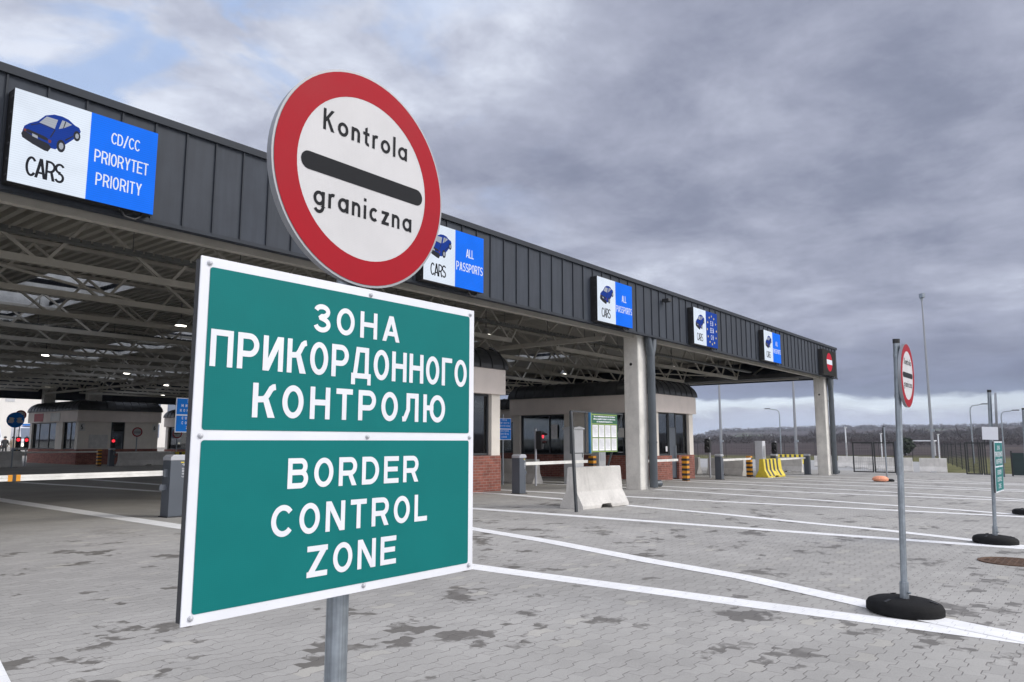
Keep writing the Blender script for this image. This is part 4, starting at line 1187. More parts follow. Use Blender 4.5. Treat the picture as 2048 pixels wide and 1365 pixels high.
# ================================================================== BARRIERS AND BOLLARDS
def barrier_gate(loc, rz, arm, label, arm_z=.83, sgn=1):
    t = thing("barrier_gate", label, "barrier", loc, rz, group="grey boom barriers across the lanes")
    mb = MB(); w_, d_, h = .155, .14, 1.0
    mb.prism([(-w_, -d_), (w_ - .03, -d_), (w_, -d_ + .03), (w_, d_), (-w_, d_)], 'z', .02, h)
    c = mb.build("housing", M_CAB, t, bevel=.008)
    mb = MB(); mb.box(-w_ - .02, w_ + .02, -d_ - .02, d_ + .02, -.03, .02); mb.build("base_plate", M_DKP, t)
    mb = MB(); mb.prism([(-w_ - .004, h + .002), (w_ + .004, h + .002), (w_ + .004, h + .06), (w_ - .05, h + .10), (-w_ + .05, h + .10), (-w_ - .004, h + .06)], 'y', -d_ - .004, d_ + .004); mb.build("lid", M_CABTOP, t, bevel=.008)
    mb = MB(); letters(mb, "CAME", 0, .17, 0, .05, 0, .2, .9, dy=.0006)
    mb.face([(.20, -.001, .0), (.225, -.001, .05), (.235, -.001, .05), (.215, -.001, .0)]); mb.face([(.21, -.001, .0), (.235, -.001, .0), (.25, -.001, .03), (.24, -.001, .03)])
    o = mb.build("lettering", M_CABTOP, c, recalc=False); o.rotation_euler = (0, R(-90), 0); o.location = (w_ - .05, -d_ - .003, h - .30)
    mb = MB(); mb.box(.03, .09, -d_ - .004, -d_ - .001, h - .045, h - .025); mb.build("label_plate", M_YEL, c)
    if arm:
        mb = MB(); mb.box(sgn * w_ if sgn > 0 else -w_ - .07, w_ + .07 if sgn > 0 else -w_, -.06, .06, arm_z - .07, arm_z + .07); mb.build("arm_bracket", M_CAB, t)
        a = MB(); x0_, x1_ = (w_ + .072, w_ + arm) if sgn > 0 else (-w_ - arm, -w_ - .072)
        pr = [(-.03, arm_z - .045), (.03, arm_z - .045), (.03, arm_z - .006), (.022, arm_z), (.03, arm_z + .006), (.03, arm_z + .045), (-.03, arm_z + .045), (-.03, arm_z + .006), (-.022, arm_z), (-.03, arm_z - .006)]
        a.prism(pr, 'x', x0_, x1_); ao = a.build("arm", M_ARM, t)
        if sgn < 0:
            e = MB(); e.box(-w_ - 2.42, -w_ - 2.37, -.0345, .0345, arm_z - .0495, arm_z + .0495); e.build('joint_gap', M_DKP, ao)
        mb = MB(); mb.box(sgn * (w_ + .001) if sgn > 0 else -w_ - .13, w_ + .13 if sgn > 0 else -w_ - .001, -.05, -.031, arm_z - .30, arm_z - .20); mb.build("side_box", M_CAB, t)
        if sgn < 0:
            for q in (2.34, 2.45):
                e = MB(); xx = sgn * (w_ + q); e.box(xx - .03, xx + .03, -.034, .034, arm_z - .049, arm_z + .049); e.build("amber_band", M_AMB, ao)
    return t
barrier_gate((6.93, 13.25, gz(7.)), 0., 5.4, "near grey barrier cabinet left of the green panel with long white arm", .78, sgn=-1)
barrier_gate((16.98, 13.2, gz(17.)), 0., 3.4, "grey barrier cabinet right of the green panel with white arm behind the notice frame", .83)
barrier_gate((24.15, 13.4, gz(24.)), 0., 3.1, "barrier behind the near column whose white arm crosses the right booth", .83)
barrier_gate((31.45, 13.4, gz(31.4)), 0., 3.5, "barrier cabinet right of the booth with short white arm to striped bollard", .83)
barrier_gate((37.2, 13.0, gz(37.2)), 0., 4.6, "barrier cabinet behind the yellow striped concrete block", .83)
barrier_gate((42.15, 12.95, gz(42.1)), 0., 0., "armless barrier cabinet just left of the far column", .83)
barrier_gate((16.0, 48.6, gz(16.)), 0., 4.3, "shaded far barrier with arm reaching the far striped bollard", .83)
barrier_gate((21.3, 48.6, gz(21.)), 0., 3.6, "shaded far barrier in front of the number 5 booth door", .83)

def bollard(loc, label):
    t = thing("striped_bollard", label, "bollard", loc, group="amber and black striped bollards")
    w_ = .115
    mb = MB(); mb.box(-w_, w_, -w_, w_, .0, 1.0); mb.build("post", M_AMB, t, bevel=.012)
    for k in range(5):
        mb = MB(); z_ = .02 + k * .2; mb.box(-w_ - .003, w_ + .003, -w_ - .003, w_ + .003, z_, z_ + .095); mb.build("black_band", M_DKP, t)
    return t
b0 = bollard((28.85, 13.75, gz(28.8)), "amber and black striped bollard in front of the booth door")
dup(b0, (35.45, 13.6, gz(35.4)), 0, "striped bollard left of the yellow and black concrete block")
dup(b0, (25.2, 15.95, gz(25.)), 0, "striped bollard behind the near concrete block and notice frame")
dup(b0, (20.7, 48.9, gz(20.7)), 0, "shaded striped bollard in front of the far number 5 booth")
dup(b0, (9.3, 17.5, gz(9.3)), 0, "striped bollard half hidden behind the near left barrier cabinet")

JP = [(-.31, 0), (.31, 0), (.31, .07), (.145, .36), (.10, .86), (.085, .88), (-.085, .88), (-.10, .86), (-.145, .36), (-.31, .07)]
def jersey_mesh(L, notch=True):
    """concrete barrier along X, centred; profile lofted with a forklift notch at the foot"""
    mb = MB()
    n = len(JP)
    xs_ = [-L / 2, L / 2]
    secs = [(-L / 2, 0.)]
    if notch: secs += [(-.22, 0.), (-.15, .085), (.15, .085), (.22, 0.)]
    secs += [(L / 2, 0.)]
    vs = []
    for (x, up) in secs:
        for (a, b) in JP: vs.append((x, a, b if b > .06 else max(b, up)))
    # keep the toe above the notch roof
    vs = [(x, a, (max(b, .10) if (abs(a) > .3 and abs(x) < .2 and abs(b - .07) < 1e-6 and notch) else b)) for x, a, b in vs]
    fs = [tuple(range(n)), tuple(len(vs) - n + k for k in range(n - 1, -1, -1))]
    for s_ in range(len(secs) - 1):
        for k in range(n): fs.append((s_ * n + k, s_ * n + (k + 1) % n, (s_ + 1) * n + (k + 1) % n, (s_ + 1) * n + k))
    mb._add(vs, fs)
    return mb
def jersey(loc, rz, L, label, striped=False, m=None):
    mb = jersey_mesh(L)
    if not striped:
        o = mb.build("concrete_block", m or M_CONC2, bevel=.012)
        o.location = loc; o.rotation_euler = (0, 0, rz)
        return tag(o, label, "concrete block", "concrete barrier blocks")
    t = thing("concrete_block", label, "concrete block", loc, rz, "concrete barrier blocks")
    mb.build("block", M_YEL, t, bevel=.012)
    for k in range(int(L / .43)):
        xa = -L / 2 + .2 + k * .43
        sm = MB(); e = .004
        for sg in (-1, 1):
            pr = [(sg * (.31 + e), .07), (sg * (.145 + e), .36), (sg * (.10 + e), .86)]
            for (a, b), (c, d_) in zip(pr[:-1], pr[1:]): sm.face([(xa, a, b), (xa + .2, a, b), (xa + .2, c, d_), (xa, c, d_)])
        sm.face([(xa, -.1, .884), (xa + .2, -.1, .884), (xa + .2, .1, .884), (xa, .1, .884)])
        sm.build("black_stripe", M_DKP, t, recalc=False)
    return t
jersey((14.36, 9.03, gz(14.3)), R(-4), 1.72, "near pale concrete block with the notice frame leaning on it")
jersey((22.35, 18.2, gz(22.3)), R(90), 3.4, "concrete block behind the barrier cabinet right of the green panel")
jersey((37.0, 15.4, gz(37.)), R(90), 1.9, "plain concrete block behind the short white arm beside the striped bollard")
jersey((38.2, 19.2, gz(38.)), R(90), 3.6, "concrete block just right of the booth's brick corner")
jersey((36.6, 13.0, gz(36.6)), R(-3), 2.1, "yellow concrete block with black stripes beside barrier cabinet", True)
jersey((73.9, 24.3, gz(73.)), R(115), 3.2, "far yellow and black striped block beyond the fence", True)
jersey((23.9, 49.4, gz(24.)), 0., 3.6, "shaded concrete block in front of the far number 5 door")
jersey((14.6, 48.4, gz(14.)), 0., 3.4, "shaded concrete block at the left picture edge")
jersey((26.75, 49.4, gz(26.)), 0, 1.9, "shaded yellow striped concrete block beside the plain one before the far booth", True)
for i, (x, y, tx) in enumerate(((53.4, 8.75, "rightmost pale block of the row beyond the far lanes"), (53.9, 10.75, "second pale block from the right in the row beyond the lanes"), (57.0, 12.6, "pale block seen through the black gate beside the thin pole"), (60.8, 14.6, "pale block behind the middle of the black double gate"), (64.5, 16.6, "pale block far behind the left end of the black gate"), (66., 18.9, "pale block next to the far column's downpipe"), (46.0, 15.2, "pale block right of the far barrier cabinet under the canopy"))):
    jersey((x, y, gz(x)), R(98), 1.5, tx)

# notice board frame
t = thing("notice_stand", "dark metal stand holding a green board with eight white sheets", "notice stand", (13.83, 8.55, gz(13.7)))
mb = MB(); zt = 2.04
XL, XR = -.98, 1.12
mb.bar((XL, -.02, .0), (XL + .02, .1, zt), .05, .05); mb.bar((XR - .12, .42, .875), (XR, .1, zt), .04, .04)
mb.bar((XL, .1, zt), (XR, .1, zt - .005), .03, .03); mb.bar((XL, .1, 1.18), (-.30, .1, 1.18), .02, .02); mb.bar((.9, .1, 1.18), (XR, .1, 1.18), .02, .02); mb.bar((-.42, .1, 1.18), (-.42, .1, zt), .02, .02)
mb.bar((XL, .1, 1.18), (XL, .1, zt), .03, .03)
mb.build("frame", M_FRAME, t)
mb = MB(); mb.box(-.30, .73, .04, .075, 1.19, 2.02); bd = mb.build("green_board", M_GRN, t); bd.scale = (1.06, 1, 1); bd.location = (.02, 0, 0)
mb = MB(); mb.box(-.345, -.305, .03, .075, 1.17, 2.03); mb.build("blue_edge", mat("faded blue edge", (.02, .13, .27), .6), bd)
mb = MB(); mb.box(-.303, -.285, .028, .077, 1.17, 2.03); mb.build("yellow_edge", M_LIME, bd)
mb = MB(); mb.box(-.27, .70, .036, .0395, 1.785, 1.80); mb.box(-.27, .70, .036, .0395, 1.985, 2.0); mb.box(-.27, .70, .036, .0395, 1.20, 1.215)
for i in range(5): mb.box(-.27 + i * .2425 - .006, -.27 + i * .2425 + .006, .0362, .0394, 1.216, 1.784)
mb.box(-.27, .70, .0358, .0394, 1.487, 1.499); mb.build("pale_edging", M_LIME, bd)
sh0 = None
for r_ in range(2):
    for c_ in range(4):
        if sh0 is None:
            mb = MB(); mb.box(-.105, .105, .033, .0355, -.13, .13); sh0 = mb.build("paper_sheet", M_PAPER, bd)
            ln = MB()
            for q in range(9): ln.box(-.08, .08 - (q * 7 % 5) * .012, .0318, .0326, .095 - q * .023, .103 - q * .023)
            ln.build("print_lines", mat("grey print", (.42, .43, .46), .8), sh0); o = sh0
        else:
            o = sh0.copy(); col.objects.link(o); o.parent = bd
            for ch in list(sh0.children): q = ch.copy(); col.objects.link(q); q.parent = o
        o.location = (-.149 + c_ * .2425, 0, 1.642 - r_ * .285)
mb = MB()
random.seed(3)
for i, hw in enumerate((.40, .42, .30)):
    x = .215 - hw
    while x < .215 + hw:
        ww = random.uniform(.012, .022); mb.box(x, x + ww, .0362, .0394, 1.94 - i * .055, 1.94 - i * .055 + random.choice((.022, .024, .03))); x += ww + random.choice((.006, .006, .02))
mb.build("title_lines", M_WHITEV, bd)

# utility cabinet and post by the booth
t = thing("utility_cabinet", "tall light grey utility cabinet behind the notice frame", "cabinet", (23.25, 15.5, gz(23.)))
mb = MB(); mb.box(-.32, .32, -.2, .25, 0, 1.98); mb.build("body", M_UTIL, t, bevel=.01)
mb = MB(); mb.prism([(-.36, 1.985), (.36, 1.985), (.36, 2.03), (.0, 2.09), (-.36, 2.03)], 'y', -.24, .29); mb.build("lid", M_UTIL, t)
mb = MB(); mb.box(-.28, .28, -.212, -.202, .15, 1.9); dd = mb.build("door", M_UTIL, t); mb = MB(); mb.box(.2, .23, -.225, -.213, .95, 1.1); mb.build("handle", M_DKP, dd)
t = thing("reader_post", "pale boxy reader post behind the pale concrete block", "post", (26.2, 16.3, gz(26.)))
mb = MB(); mb.box(-.25, .25, -.2, .2, 0, 1.3); mb.build("column", M_UTIL, t, bevel=.015); mb = MB(); mb.box(-.16, .16, -.212, -.202, .8, 1.15); mb.build("panel", M_CABTOP, t)
t = thing("reader_post", "white reader post standing behind the yellow striped block", "post", (38.6, 14.2, gz(38.)))
mb = MB(); mb.box(-.22, .22, -.2, .2, 0, 1.75); mb.build("column", M_WHITEV, t, bevel=.02); mb = MB(); mb.box(-.15, .15, -.212, -.202, .9, 1.5); mb.build("panel", M_UTIL, t)

def traffic_light(loc, rz, label, lit=True, h=1.25):
    t = thing("traffic_light", label, "traffic light", loc, rz, group="small lane traffic lights")
    mb = MB(); mb.tube([(0, 0, 0), (0, 0, h + .7)], .04, 12); mb.build("pole", M_CABTOP, t, smooth=True)
    mb = MB(); mb.box(-.13, .13, -.26, -.05, h, h + .62); hb = mb.build("lamp_box", M_BLKP, t, bevel=.02)
    for k, (m_, zz_) in enumerate(((M_REDL if lit else M_DKP, .46), (M_DKP, .17))):
        mb = MB(); mb.disc((0, h + zz_), .09, -.275, -.262, 24); mb.build("lens", m_, hb)
        v = MB()
        for q in range(10):
            a0, a1 = R(10 + 16 * q), R(10 + 16 * (q + 1))
            v.face([(.105 * math.cos(a0), -.262, h + zz_ + .105 * math.sin(a0)), (.105 * math.cos(a1), -.262, h + zz_ + .105 * math.sin(a1)), (.10 * math.cos(a1), -.40, h + zz_ + .10 * math.sin(a1)), (.10 * math.cos(a0), -.40, h + zz_ + .10 * math.sin(a0))])
        v.build("visor", M_BLKP, hb, recalc=False)
    return t
traffic_light((21.0, 15.6, gz(21.)), R(18), "traffic light with dim red lens in front of the booth's left window")
traffic_light((33.2, 14.6, gz(33.)), R(-90), "dark traffic light above the barrier cabinet right of the booth", False, 1.15)
traffic_light((38.9, 13.5, gz(38.)), R(-90), "dark traffic light beside the white reader post", False, 1.05)
traffic_light((16.35, 49.2, gz(17.)), R(-20), "red traffic light left of the far booth's shaded wall", True, 1.1)
traffic_light((17.55, 51.5, gz(18.)), R(-20), "second red traffic light touching the far booth's left edge", True, 1.1)
traffic_light((22.05, 50.2, gz(22.)), R(-20), "red traffic light in front of the number 5 door", True, 1.1)

# far signs at left
def round_sign(loc, rz, label, kind, h, r):
    t = thing("round_sign", label, "sign", loc, rz, group="small round signs among the far booths")
    mb = MB(); mb.tube([(0, 0, 0), (0, 0, h + r)], .035, 12); mb.build("pole", M_GALV, t, smooth=True)
    if kind == 'blue':
        mb = MB(); mb.disc((0, h), r, -.06, -.038, 48); p = mb.build("blue_plate", M_BLUE, t)
        mb = MB()
        for s_ in (-1, 1):
            mb.face([(s_ * x_ * r, -.064, h + z_ * r) for x_, z_ in ((.82, -.38), (.30, -.42), (.12, -.18), (.22, .02), (.10, .22), (.40, .34), (.72, .30), (.62, .05), (.80, -.02))])
        mb.build("white_arrows", M_WHITE, p, recalc=False)
    else: round_plate(t, 0, h, -.06, r)
    return t
round_sign((15.45, 47.2, gz(15.5)), R(-18), "blue round sign with two white arrows at the left edge", 'blue', 2.62, .42)
round_sign((20.6, 62.0, gz(20.)), R(-18), "small round sign behind the blue arrow sign", 'k', 3.4, .36)
round_sign((23.4, 49.9, gz(23.)), R(-18), "round border sign standing on the wall side of number 5 door", 'k', 2.15, .31)
round_sign((25.9, 49.5, gz(26.)), R(-18), "round border sign between number 6 and the blue customs sign", 'k', 2.1, .31)

# ================================================================== FENCES AND GATES
def mesh_gate(x, y0, y1, label, post_side):
    z0 = gz(x); h = 1.78
    t = thing("mesh_gate", label, "gate", (x, y0, z0))
    L = y1 - y0
    for i, (a, b) in enumerate(((0, L / 2 - .02), (L / 2 + .02, L))):
        mb = MB()
        mb.box(-.025, .025, a, b, .1, .16); mb.box(-.025, .025, a, b, h - .06, h); mb.box(-.025, .025, a, a + .06, .16, h - .06); mb.box(-.025, .025, b - .06, b, .16, h - .06)
        lf = mb.build("gate_leaf", M_FENCE, t)
        mb = MB(); yy = a + .1
        while yy < b - .06: mb.box(-.002, .002, yy - .0025, yy + .0025, .16, h - .06); yy += .1
        for q in range(1, 9): mb.box(.005, .012, a + .06, b - .06, .16 + q * .18 - .0025, .16 + q * .18 + .0025)
        mb.build("wire_infill", M_FENCE, lf)
    for yy in post_side:
        mb = MB(); mb.box(-.08, .08, yy - .08, yy + .08, 0, h + .06); mb.build("post", M_CAB, t)
    return t
mesh_gate(45.9, 9.35, 11.55, "black double mesh gate near the thin pole and sandbag", (-.09,))
mesh_gate(46.6, 4.55, 6.1, "black mesh gate at right beside the solid dark screen", (-.09,))
t = thing("privacy_screen", "solid dark green screen fence at the right edge beyond the lanes", "fence", (49., 4.3, gz(49.)))
mb = MB(); mb.box(-.02, .02, -9, -.1, .05, 1.25); mb.build("screen_sheet", mat("dark teal screen", (.018, .035, .035), .7), t)
for k in range(4):
    mb = MB(); mb.box(-.04, .04, -.1 - k * 2.5, -.02 - k * 2.5, 0, 1.35); mb.build("post", M_FENCE, t)
def fence(p, q, label, step=2.5, h=2.0):
    p, q = Vector(p), Vector(q); L = (q - p).length; dd = (q - p) / L
    t = thing("mesh_fence", label, "fence", (p.x, p.y, gz(p.x) - .1), math.atan2(dd.y, dd.x), group="dark mesh fences round the plot")
    n = int(L / step)
    dz = (gz(q.x) - gz(p.x)) / L
    for k in range(n + 1):
        mb = MB(); x = k * step; mb.box(x - .03, x + .03, -.03, .03, x * dz, x * dz + h + .1); mb.build("post", M_FENCE, t)
    mb = MB(); x = .0
    while x < L: mb.box(x - .004, x + .004, -.004, .004, x * dz + .1, x * dz + h); x += .3
    for k in range(10):
        z = .1 + k * (h - .1) / 9; mb.bar((0, .0, z), (L, .0, z + L * dz), .008, .010)
    mb.build("wire_mesh", M_FENCE, t)
    return t
fence((91, 41.6), (98.8, 15.3), "long dark mesh fence beyond the far column", 3.5)
fence((61.5, 7.9), (98.8, 15.3), "dark mesh fence running away behind the right hand grass", 6.)
fence((50.5, 5.6), (61.5, 7.9), "dark mesh fence nearest the right gate", 3.7)
fence((80, 55), (91, 41.6), "dark mesh fence seen just right of the booth corner", 3.5)

# ================================================================== MASTS AND LAMPS
def mast(loc, h, r0, r1, label, lean=0., head=True):
    t = thing("floodlight_mast", label, "light mast", loc, group="tall thin light masts")
    mb = MB(); mb.tube([(0, 0, -.3), (0, 0, h * .5), (0, 0, h)], [r0, (r0 + r1) / 2, r1], 14); mb.build("mast", M_ALU, t, smooth=True)
    if head:
        mb = MB(); mb.box(-.15, .15, -.45, .25, h, h + .5); mb.bar((0, 0, h - .3), (0, 0, h + .1), .2, .2); o = mb.build("floodlight_head", M_GALV, t); o.rotation_euler = (0, 0, R(-50))
    mb = MB(); mb.box(-.15, .15, -.3, .02, h * .18, h * .18 + .25); mb.build("junction_box", M_GALV, t)
    return t
mast((94.5, 15.4, gz(94) - .1), 18.4, .17, .07, "tallest floodlight mast rising right of the round sign")
mast((92.1, 38.9, gz(92) - .1), 12., .2, .1, "light mast behind the canopy just right of the booth")
mast((95.2, 30.5, gz(95) - .1), 12., .2, .1, "light mast behind the canopy left of the far column")
def street_lamp(loc, h, rz, label):
    t = thing("street_lamp", label, "street lamp", loc, rz, group="curved arm street lamps")
    mb = MB(); mb.tube([(0, 0, -.2), (0, 0, h * .88), (.05, 0, h * .95), (.25, 0, h * .99), (.8, 0, h + .02), (1.2, 0, h + .1)], [.08, .06, .055, .05, .045, .04], 12); mb.build("pole", M_GALV, t, smooth=True)
    mb = MB(); mb.box(1.1, 1.75, -.14, .14, h + .07, h + .17); mb.build("lamp_head", M_DKP, t, bevel=.03)
    return t
street_lamp((94.7, 32.2, gz(94)), 6.1, R(115), "street lamp with curved arm seen under the canopy right of the booth")
street_lamp((94., 11.5, gz(94)), 6.0, R(-70), "street lamp with curved arm beside the rear of the white plate pole")
street_lamp((98., 9.1, gz(98)), 5.4, R(-70), "street lamp right of the white plate pole")
for i, (px_, X_, top, tx) in enumerate(((0, 140, 4.2, "small far lamp post right of the far downpipe"), (1, 120, 4.4, "thin far post behind the black gate"), (2, 130, 3.6, "small far post between thin pole and round sign"), (3, 125, 3.4, "small far lamp post right of the tall mast"))):
    a = [R(38.4 - v) for v in (23.12, 23.9, 26.1, 29.5)][i]
    t = thing("lamp_post", tx, "lamp post", (X_ * math.cos(a), X_ * math.sin(a), far_height(X_ * math.cos(a), X_ * math.sin(a))), group="small far lamp posts")
    mb = MB(); mb.tube([(0, 0, -.3), (0, 0, top)], .09, 10); mb.build("pole", M_WHITEV, t)
    mb = MB(); mb.box(-.2, .45, -.12, .12, top, top + .16); mb.build("lamp_head", M_UTIL, t)

# ================================================================== HILL WOODS (one far-off mass of bare trees)
M_TWIG = mat("bare winter twigs", (.052, .043, .043), .9, 0, .3, .05)
M_EVER = mat("dark evergreen leaf", (.03, .045, .025), .8, 0, .3, 2.)
def twig_crown(mb, c, h, rr, n, rnd):
    for k in range(n):
        a = rnd.uniform(0, 6.283); q = rnd.random() ** .6
        base = Vector(c) + Vector((0, 0, h * rnd.uniform(.05, .5)))
        tip = Vector(c) + Vector((math.cos(a) * rr * q, math.sin(a) * rr * q, h * (.45 + .55 * rnd.random() * math.sqrt(max(0, 1 - q * q * .8)))))
        sd_ = (tip - base).cross(Vector((rnd.uniform(-1, 1), rnd.uniform(-1, 1), .2))).normalized() * h * rnd.uniform(.02, .05)
        mid = base.lerp(tip, .6)
        mb.face([base, mid - sd_, tip, mid + sd_])
rnd = random.Random(11)
mb = MB(); cnt = 0
while cnt < 6500:
    a = rnd.uniform(-4, 26.5); r = rnd.choice((rnd.uniform(330, 520), rnd.uniform(520, 950), rnd.uniform(760, 920)))
    x, y = r * math.cos(R(a)), r * math.sin(R(a))
    if mnoise.noise(Vector((x / 120., y / 120., 5))) < -.18 and r < 700: continue
    h = rnd.uniform(3., 5.5) if r > 520 else rnd.uniform(1.6, 3.2)
    if rnd.random() < .10: h *= rnd.uniform(1.3, 1.9)
    twig_crown(mb, (x, y, far_height(x, y) - .4), h, h * .75, 12, rnd); cnt += 1
tag(mb.build("hill_woods", M_TWIG, recalc=False), "bare brown winter woods covering the far rise", "woods", kind='stuff')
mb = MB(); cnt = 0
while cnt < 1500:
    a = rnd.uniform(-2, 26); r = rnd.uniform(1700, 2050)
    x, y = r * math.cos(R(a)), r * math.sin(R(a))
    twig_crown(mb, (x, y, far_height(x, y) - 1), rnd.uniform(6, 11), 8., 10, rnd); cnt += 1
tag(mb.build("ridge_woods", M_TWIG, recalc=False), "woods along the distant blue ridge", "woods", kind='stuff')
# a dark shrub tree and small shelter far off
t = thing("evergreen_tree", "dark rounded evergreen behind the round sign's pole", "tree", (148, 28.5, far_height(148, 28.5)))
mb = MB(); mb.tube([(0, 0, -.3), (0, 0, 2.), (.1, 0, 3.4)], [.22, .16, .06], 8); mb.build("trunk", M_TWIG, t)
mb = MB()
for k in range(700):
    v = Vector((rnd.gauss(0, 1), rnd.gauss(0, 1), rnd.gauss(0, 1))).normalized() * rnd.uniform(.4, 1.) * (1 + .2 * rnd.random())
    p = Vector((v.x * 1.5, v.y * 1.5, 1.8 + v.z * 1.4)); u = Vector((rnd.uniform(-1, 1), rnd.uniform(-1, 1), rnd.uniform(-1, 1))).normalized() * .3; q = u.cross(Vector((rnd.uniform(-1, 1), 1, rnd.uniform(-1, 1)))).normalized() * .2
    mb.face([p - u, p + q, p + u, p - q])
mb.build("crown", M_EVER, t, recalc=False)
t = thing("white_shelter", "small white open shelter in the field right of the round sign's pole", "shelter", (150, 26.6, far_height(150, 26.6)))
mb = MB(); mb.box(-1.5, 1.5, -2.6, 2.6, 2.5, 2.7); mb.build("roof", M_WHITEV, t)
for sx in (-1.3, 1.3):
    for sy in (-2.3, 2.3):
        mb = MB(); mb.box(sx - .08, sx + .08, sy - .08, sy + .08, 0, 2.5); mb.build("post", M_WHITEV, t)

# ================================================================== BUILDINGS AND LIFE BEYOND THE CANOPY (left)
M_WALLW = mat("white render", (.72, .70, .67), .85, 0, .03, .3)
M_WIN = mat("blue grey window", (.16, .19, .25), .15, 0, .2, .3)
M_TERR = mat("terracotta cladding", (.33, .13, .085), .8, 0, .1, 1.)
zb = gz(30, 95)
t = thing("white_building", "plain white building standing in daylight beyond the far end of the canopy", "building", (10, 97, zb))
mb = MB(); mb.box(0, 28.4, 0, 14, -1, 9.5); mb.build("wall", M_WALLW, t)
mb = MB(); mb.box(-.2, 28.6, -.2, 14.2, 9.502, 9.8); mb.build("roof", M_FTRIM, t)
for k in range(6):
    mb = MB(); x = 3 + k * 4.4; mb.box(x, x + .9, -.05, -.005, 5.0, 5.4); mb.build("vent", M_UTIL, t)
t = thing("office_building", "three storey terracotta and white office building beyond the far booths", "building", (40.2, 97, zb))
mb = MB(); mb.box(0, 7.6, 0, 12, -1, 10); mb.build("terracotta_wall", M_TERR, t)
mb = MB(); mb.box(7.62, 24, .1, 12, -1, 10); mb.build("white_wall", M_WALLW, t)
mb = MB(); mb.box(-.2, 24.2, -.2, 12.2, 10.002, 10.3); mb.build("roof", M_FTRIM, t)
for zz_ in (1., 4.4, 7.6):
    for k in range(11):
        x = .7 + k * 2.1
        mb = MB(); y_ = -.04 if x < 6.8 else .06
        mb.box(x, x + 1.15, y_, y_ + .035, zz_, zz_ + 1.75); f = mb.build("window", M_WIN, t)
def truck(loc, rz, label):
    t = thing("white_van", label, "van", loc, rz)
    mb = MB(); mb.prism([(-2.6, .45), (2.2, .45), (2.5, .6), (2.5, 1.25), (2.15, 1.4), (1.5, 2.35), (1.2, 2.55), (-2.6, 2.55)], 'y', -1., 1.); b = mb.build("body", M_WHITEV, t, bevel=.06)
    mb = MB(); mb.prism([(2.17, 1.42), (1.53, 2.32), (1.56, 2.35), (2.20, 1.45)], 'y', -.85, .85); mb.build("windscreen", M_WIN, t)
    for s_ in (-1, 1):
        mb = MB(); mb.disc((0, 0), .1, 0, .01, 16); h = mb.build("headlight", M_HEADL, t); h.rotation_euler = (0, 0, R(90)); h.location = (2.515, s_ * .75, .85)
        for x in (-1.7, 1.6):
            mb = MB(); mb.disc((x, .36), .36, s_ * .8 - .12, s_ * .8 + .12 + (.1 if s_ > 0 else -.1), 24); mb.build("wheel", M_BLACK, t)
        mb = MB(); mb.box(.6, 1.5, s_ * 1.005 - .004, s_ * 1.005 + .004, 1.45, 2.2); mb.build("side_window", M_WIN, t)
    mb = MB(); mb.box(2.4, 2.56, -.95, .95, .4, .7); mb.build("bumper", M_DKP, t)
    mb = MB(); mb.box(1.2, 1.5, -.7, .7, 2.56, 2.72); mb.build("blue_roof_bar", M_BLUE, t)
    return t
truck((26.5, 77.5, gz(26, 77.5)), R(-100), "white van with lit headlights facing out beyond the far canopy end")
truck((23.3, 79., gz(23, 79)), R(-92), "white van cut off by the left picture edge beyond the canopy")

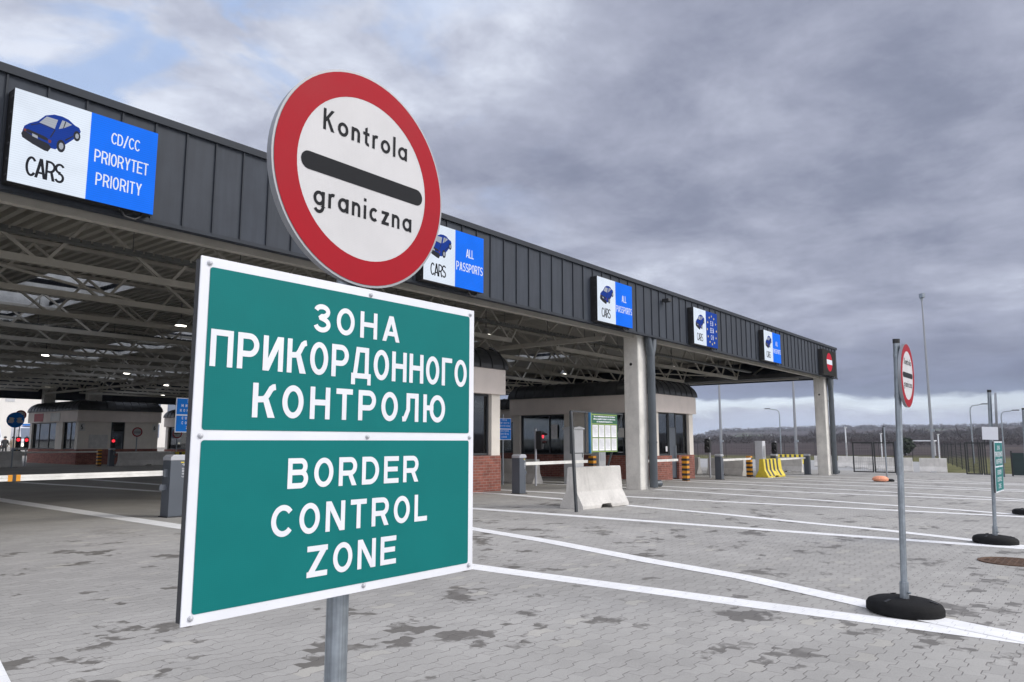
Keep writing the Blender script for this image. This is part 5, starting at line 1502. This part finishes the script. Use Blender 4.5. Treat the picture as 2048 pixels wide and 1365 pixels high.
def person(loc, rz, label, top, hairc):
    t = thing("person", label, "person", loc, rz, group="people standing beyond the canopy")
    J = [(0, 0, .95), (0, 0, 1.18), (0, 0, 1.42), (0, .01, 1.53), (0, .03, 1.66), (.19, 0, 1.40), (.25, -.02, 1.12), (.20, .12, .92), (-.19, 0, 1.40), (-.25, -.02, 1.12), (-.20, .12, .92), (.10, 0, .88), (.11, .02, .48), (.12, -.02, .07), (.13, .14, .03), (-.10, 0, .88), (-.11, .02, .48), (-.12, -.02, .07), (-.13, .14, .03)]
    E_ = [(0, 1), (1, 2), (2, 3), (3, 4), (2, 5), (5, 6), (6, 7), (2, 8), (8, 9), (9, 10), (0, 11), (11, 12), (12, 13), (13, 14), (0, 15), (15, 16), (16, 17), (17, 18)]
    rad = [.16, .155, .17, .06, .10, .085, .06, .045, .085, .06, .045, .10, .07, .055, .045, .10, .07, .055, .045]
    me = bpy.data.meshes.new("body"); me.from_pydata(J, E_, []); me.update()
    o = bpy.data.objects.new("body", me); col.objects.link(o)
    sk = o.modifiers.new("skin", 'SKIN'); su = o.modifiers.new("sub", 'SUBSURF'); su.levels = 2; su.render_levels = 2
    for i, v in enumerate(me.skin_vertices[0].data): v.radius = (rad[i], rad[i] * .85); v.use_root = (i == 0)
    dg = bpy.context.evaluated_depsgraph_get(); m2 = bpy.data.meshes.new_from_object(o.evaluated_get(dg))
    bpy.data.objects.remove(o); m2.name = "body"
    m2.materials.clear(); m2.materials.append(top); m2.materials.append(mat("skin tone", (.48, .28, .2), .6))
    for p in m2.polygons:
        p.use_smooth = True
        c = p.center
        p.material_index = 1 if (c.z > 1.50 or (c.z < .97 and c.z > .84 and abs(c.x) > .17)) else 0
    o = bpy.data.objects.new("body", m2); col.objects.link(o); o.parent = t
    mb = MB(); mb.lathe([(.115, -.02), (.118, .04), (.09, .10), (.04, .125), (.0001, .13)], 14, 1., 1.05); h = mb.build("hair", hairc, t, smooth=True); h.location = (0, .01, 1.66)
    return t
person((23.1, 72.5, gz(23.1, 72.5)), R(160), "person in dark coat standing left of the blue arrow sign", M_DKP, M_BLKP)
person((23.6, 72.2, gz(23.6, 72.2)), R(190), "person in beige coat standing close to the person in dark coat", mat("beige coat", (.33, .28, .22), .9), M_DKP)

# ================================================================== AIR
hm = bpy.data.materials.new("thin haze"); hm.use_nodes = True
ht = hm.node_tree
for n in list(ht.nodes): ht.nodes.remove(n)
ho = ht.nodes.new('ShaderNodeOutputMaterial'); hv = ht.nodes.new('ShaderNodeVolumePrincipled')
hv.inputs['Color'].default_value = (.80, .87, 1., 1); hv.inputs['Density'].default_value = .00015
ht.links.new(hv.outputs[0], ho.inputs['Volume'])
mb = MB(); mb.box(-4700, 4700, -4700, 4700, -25, 130)
hz = mb.build("haze", hm); tag(hz, "thin blue air over the far hills", "haze", kind='stuff')
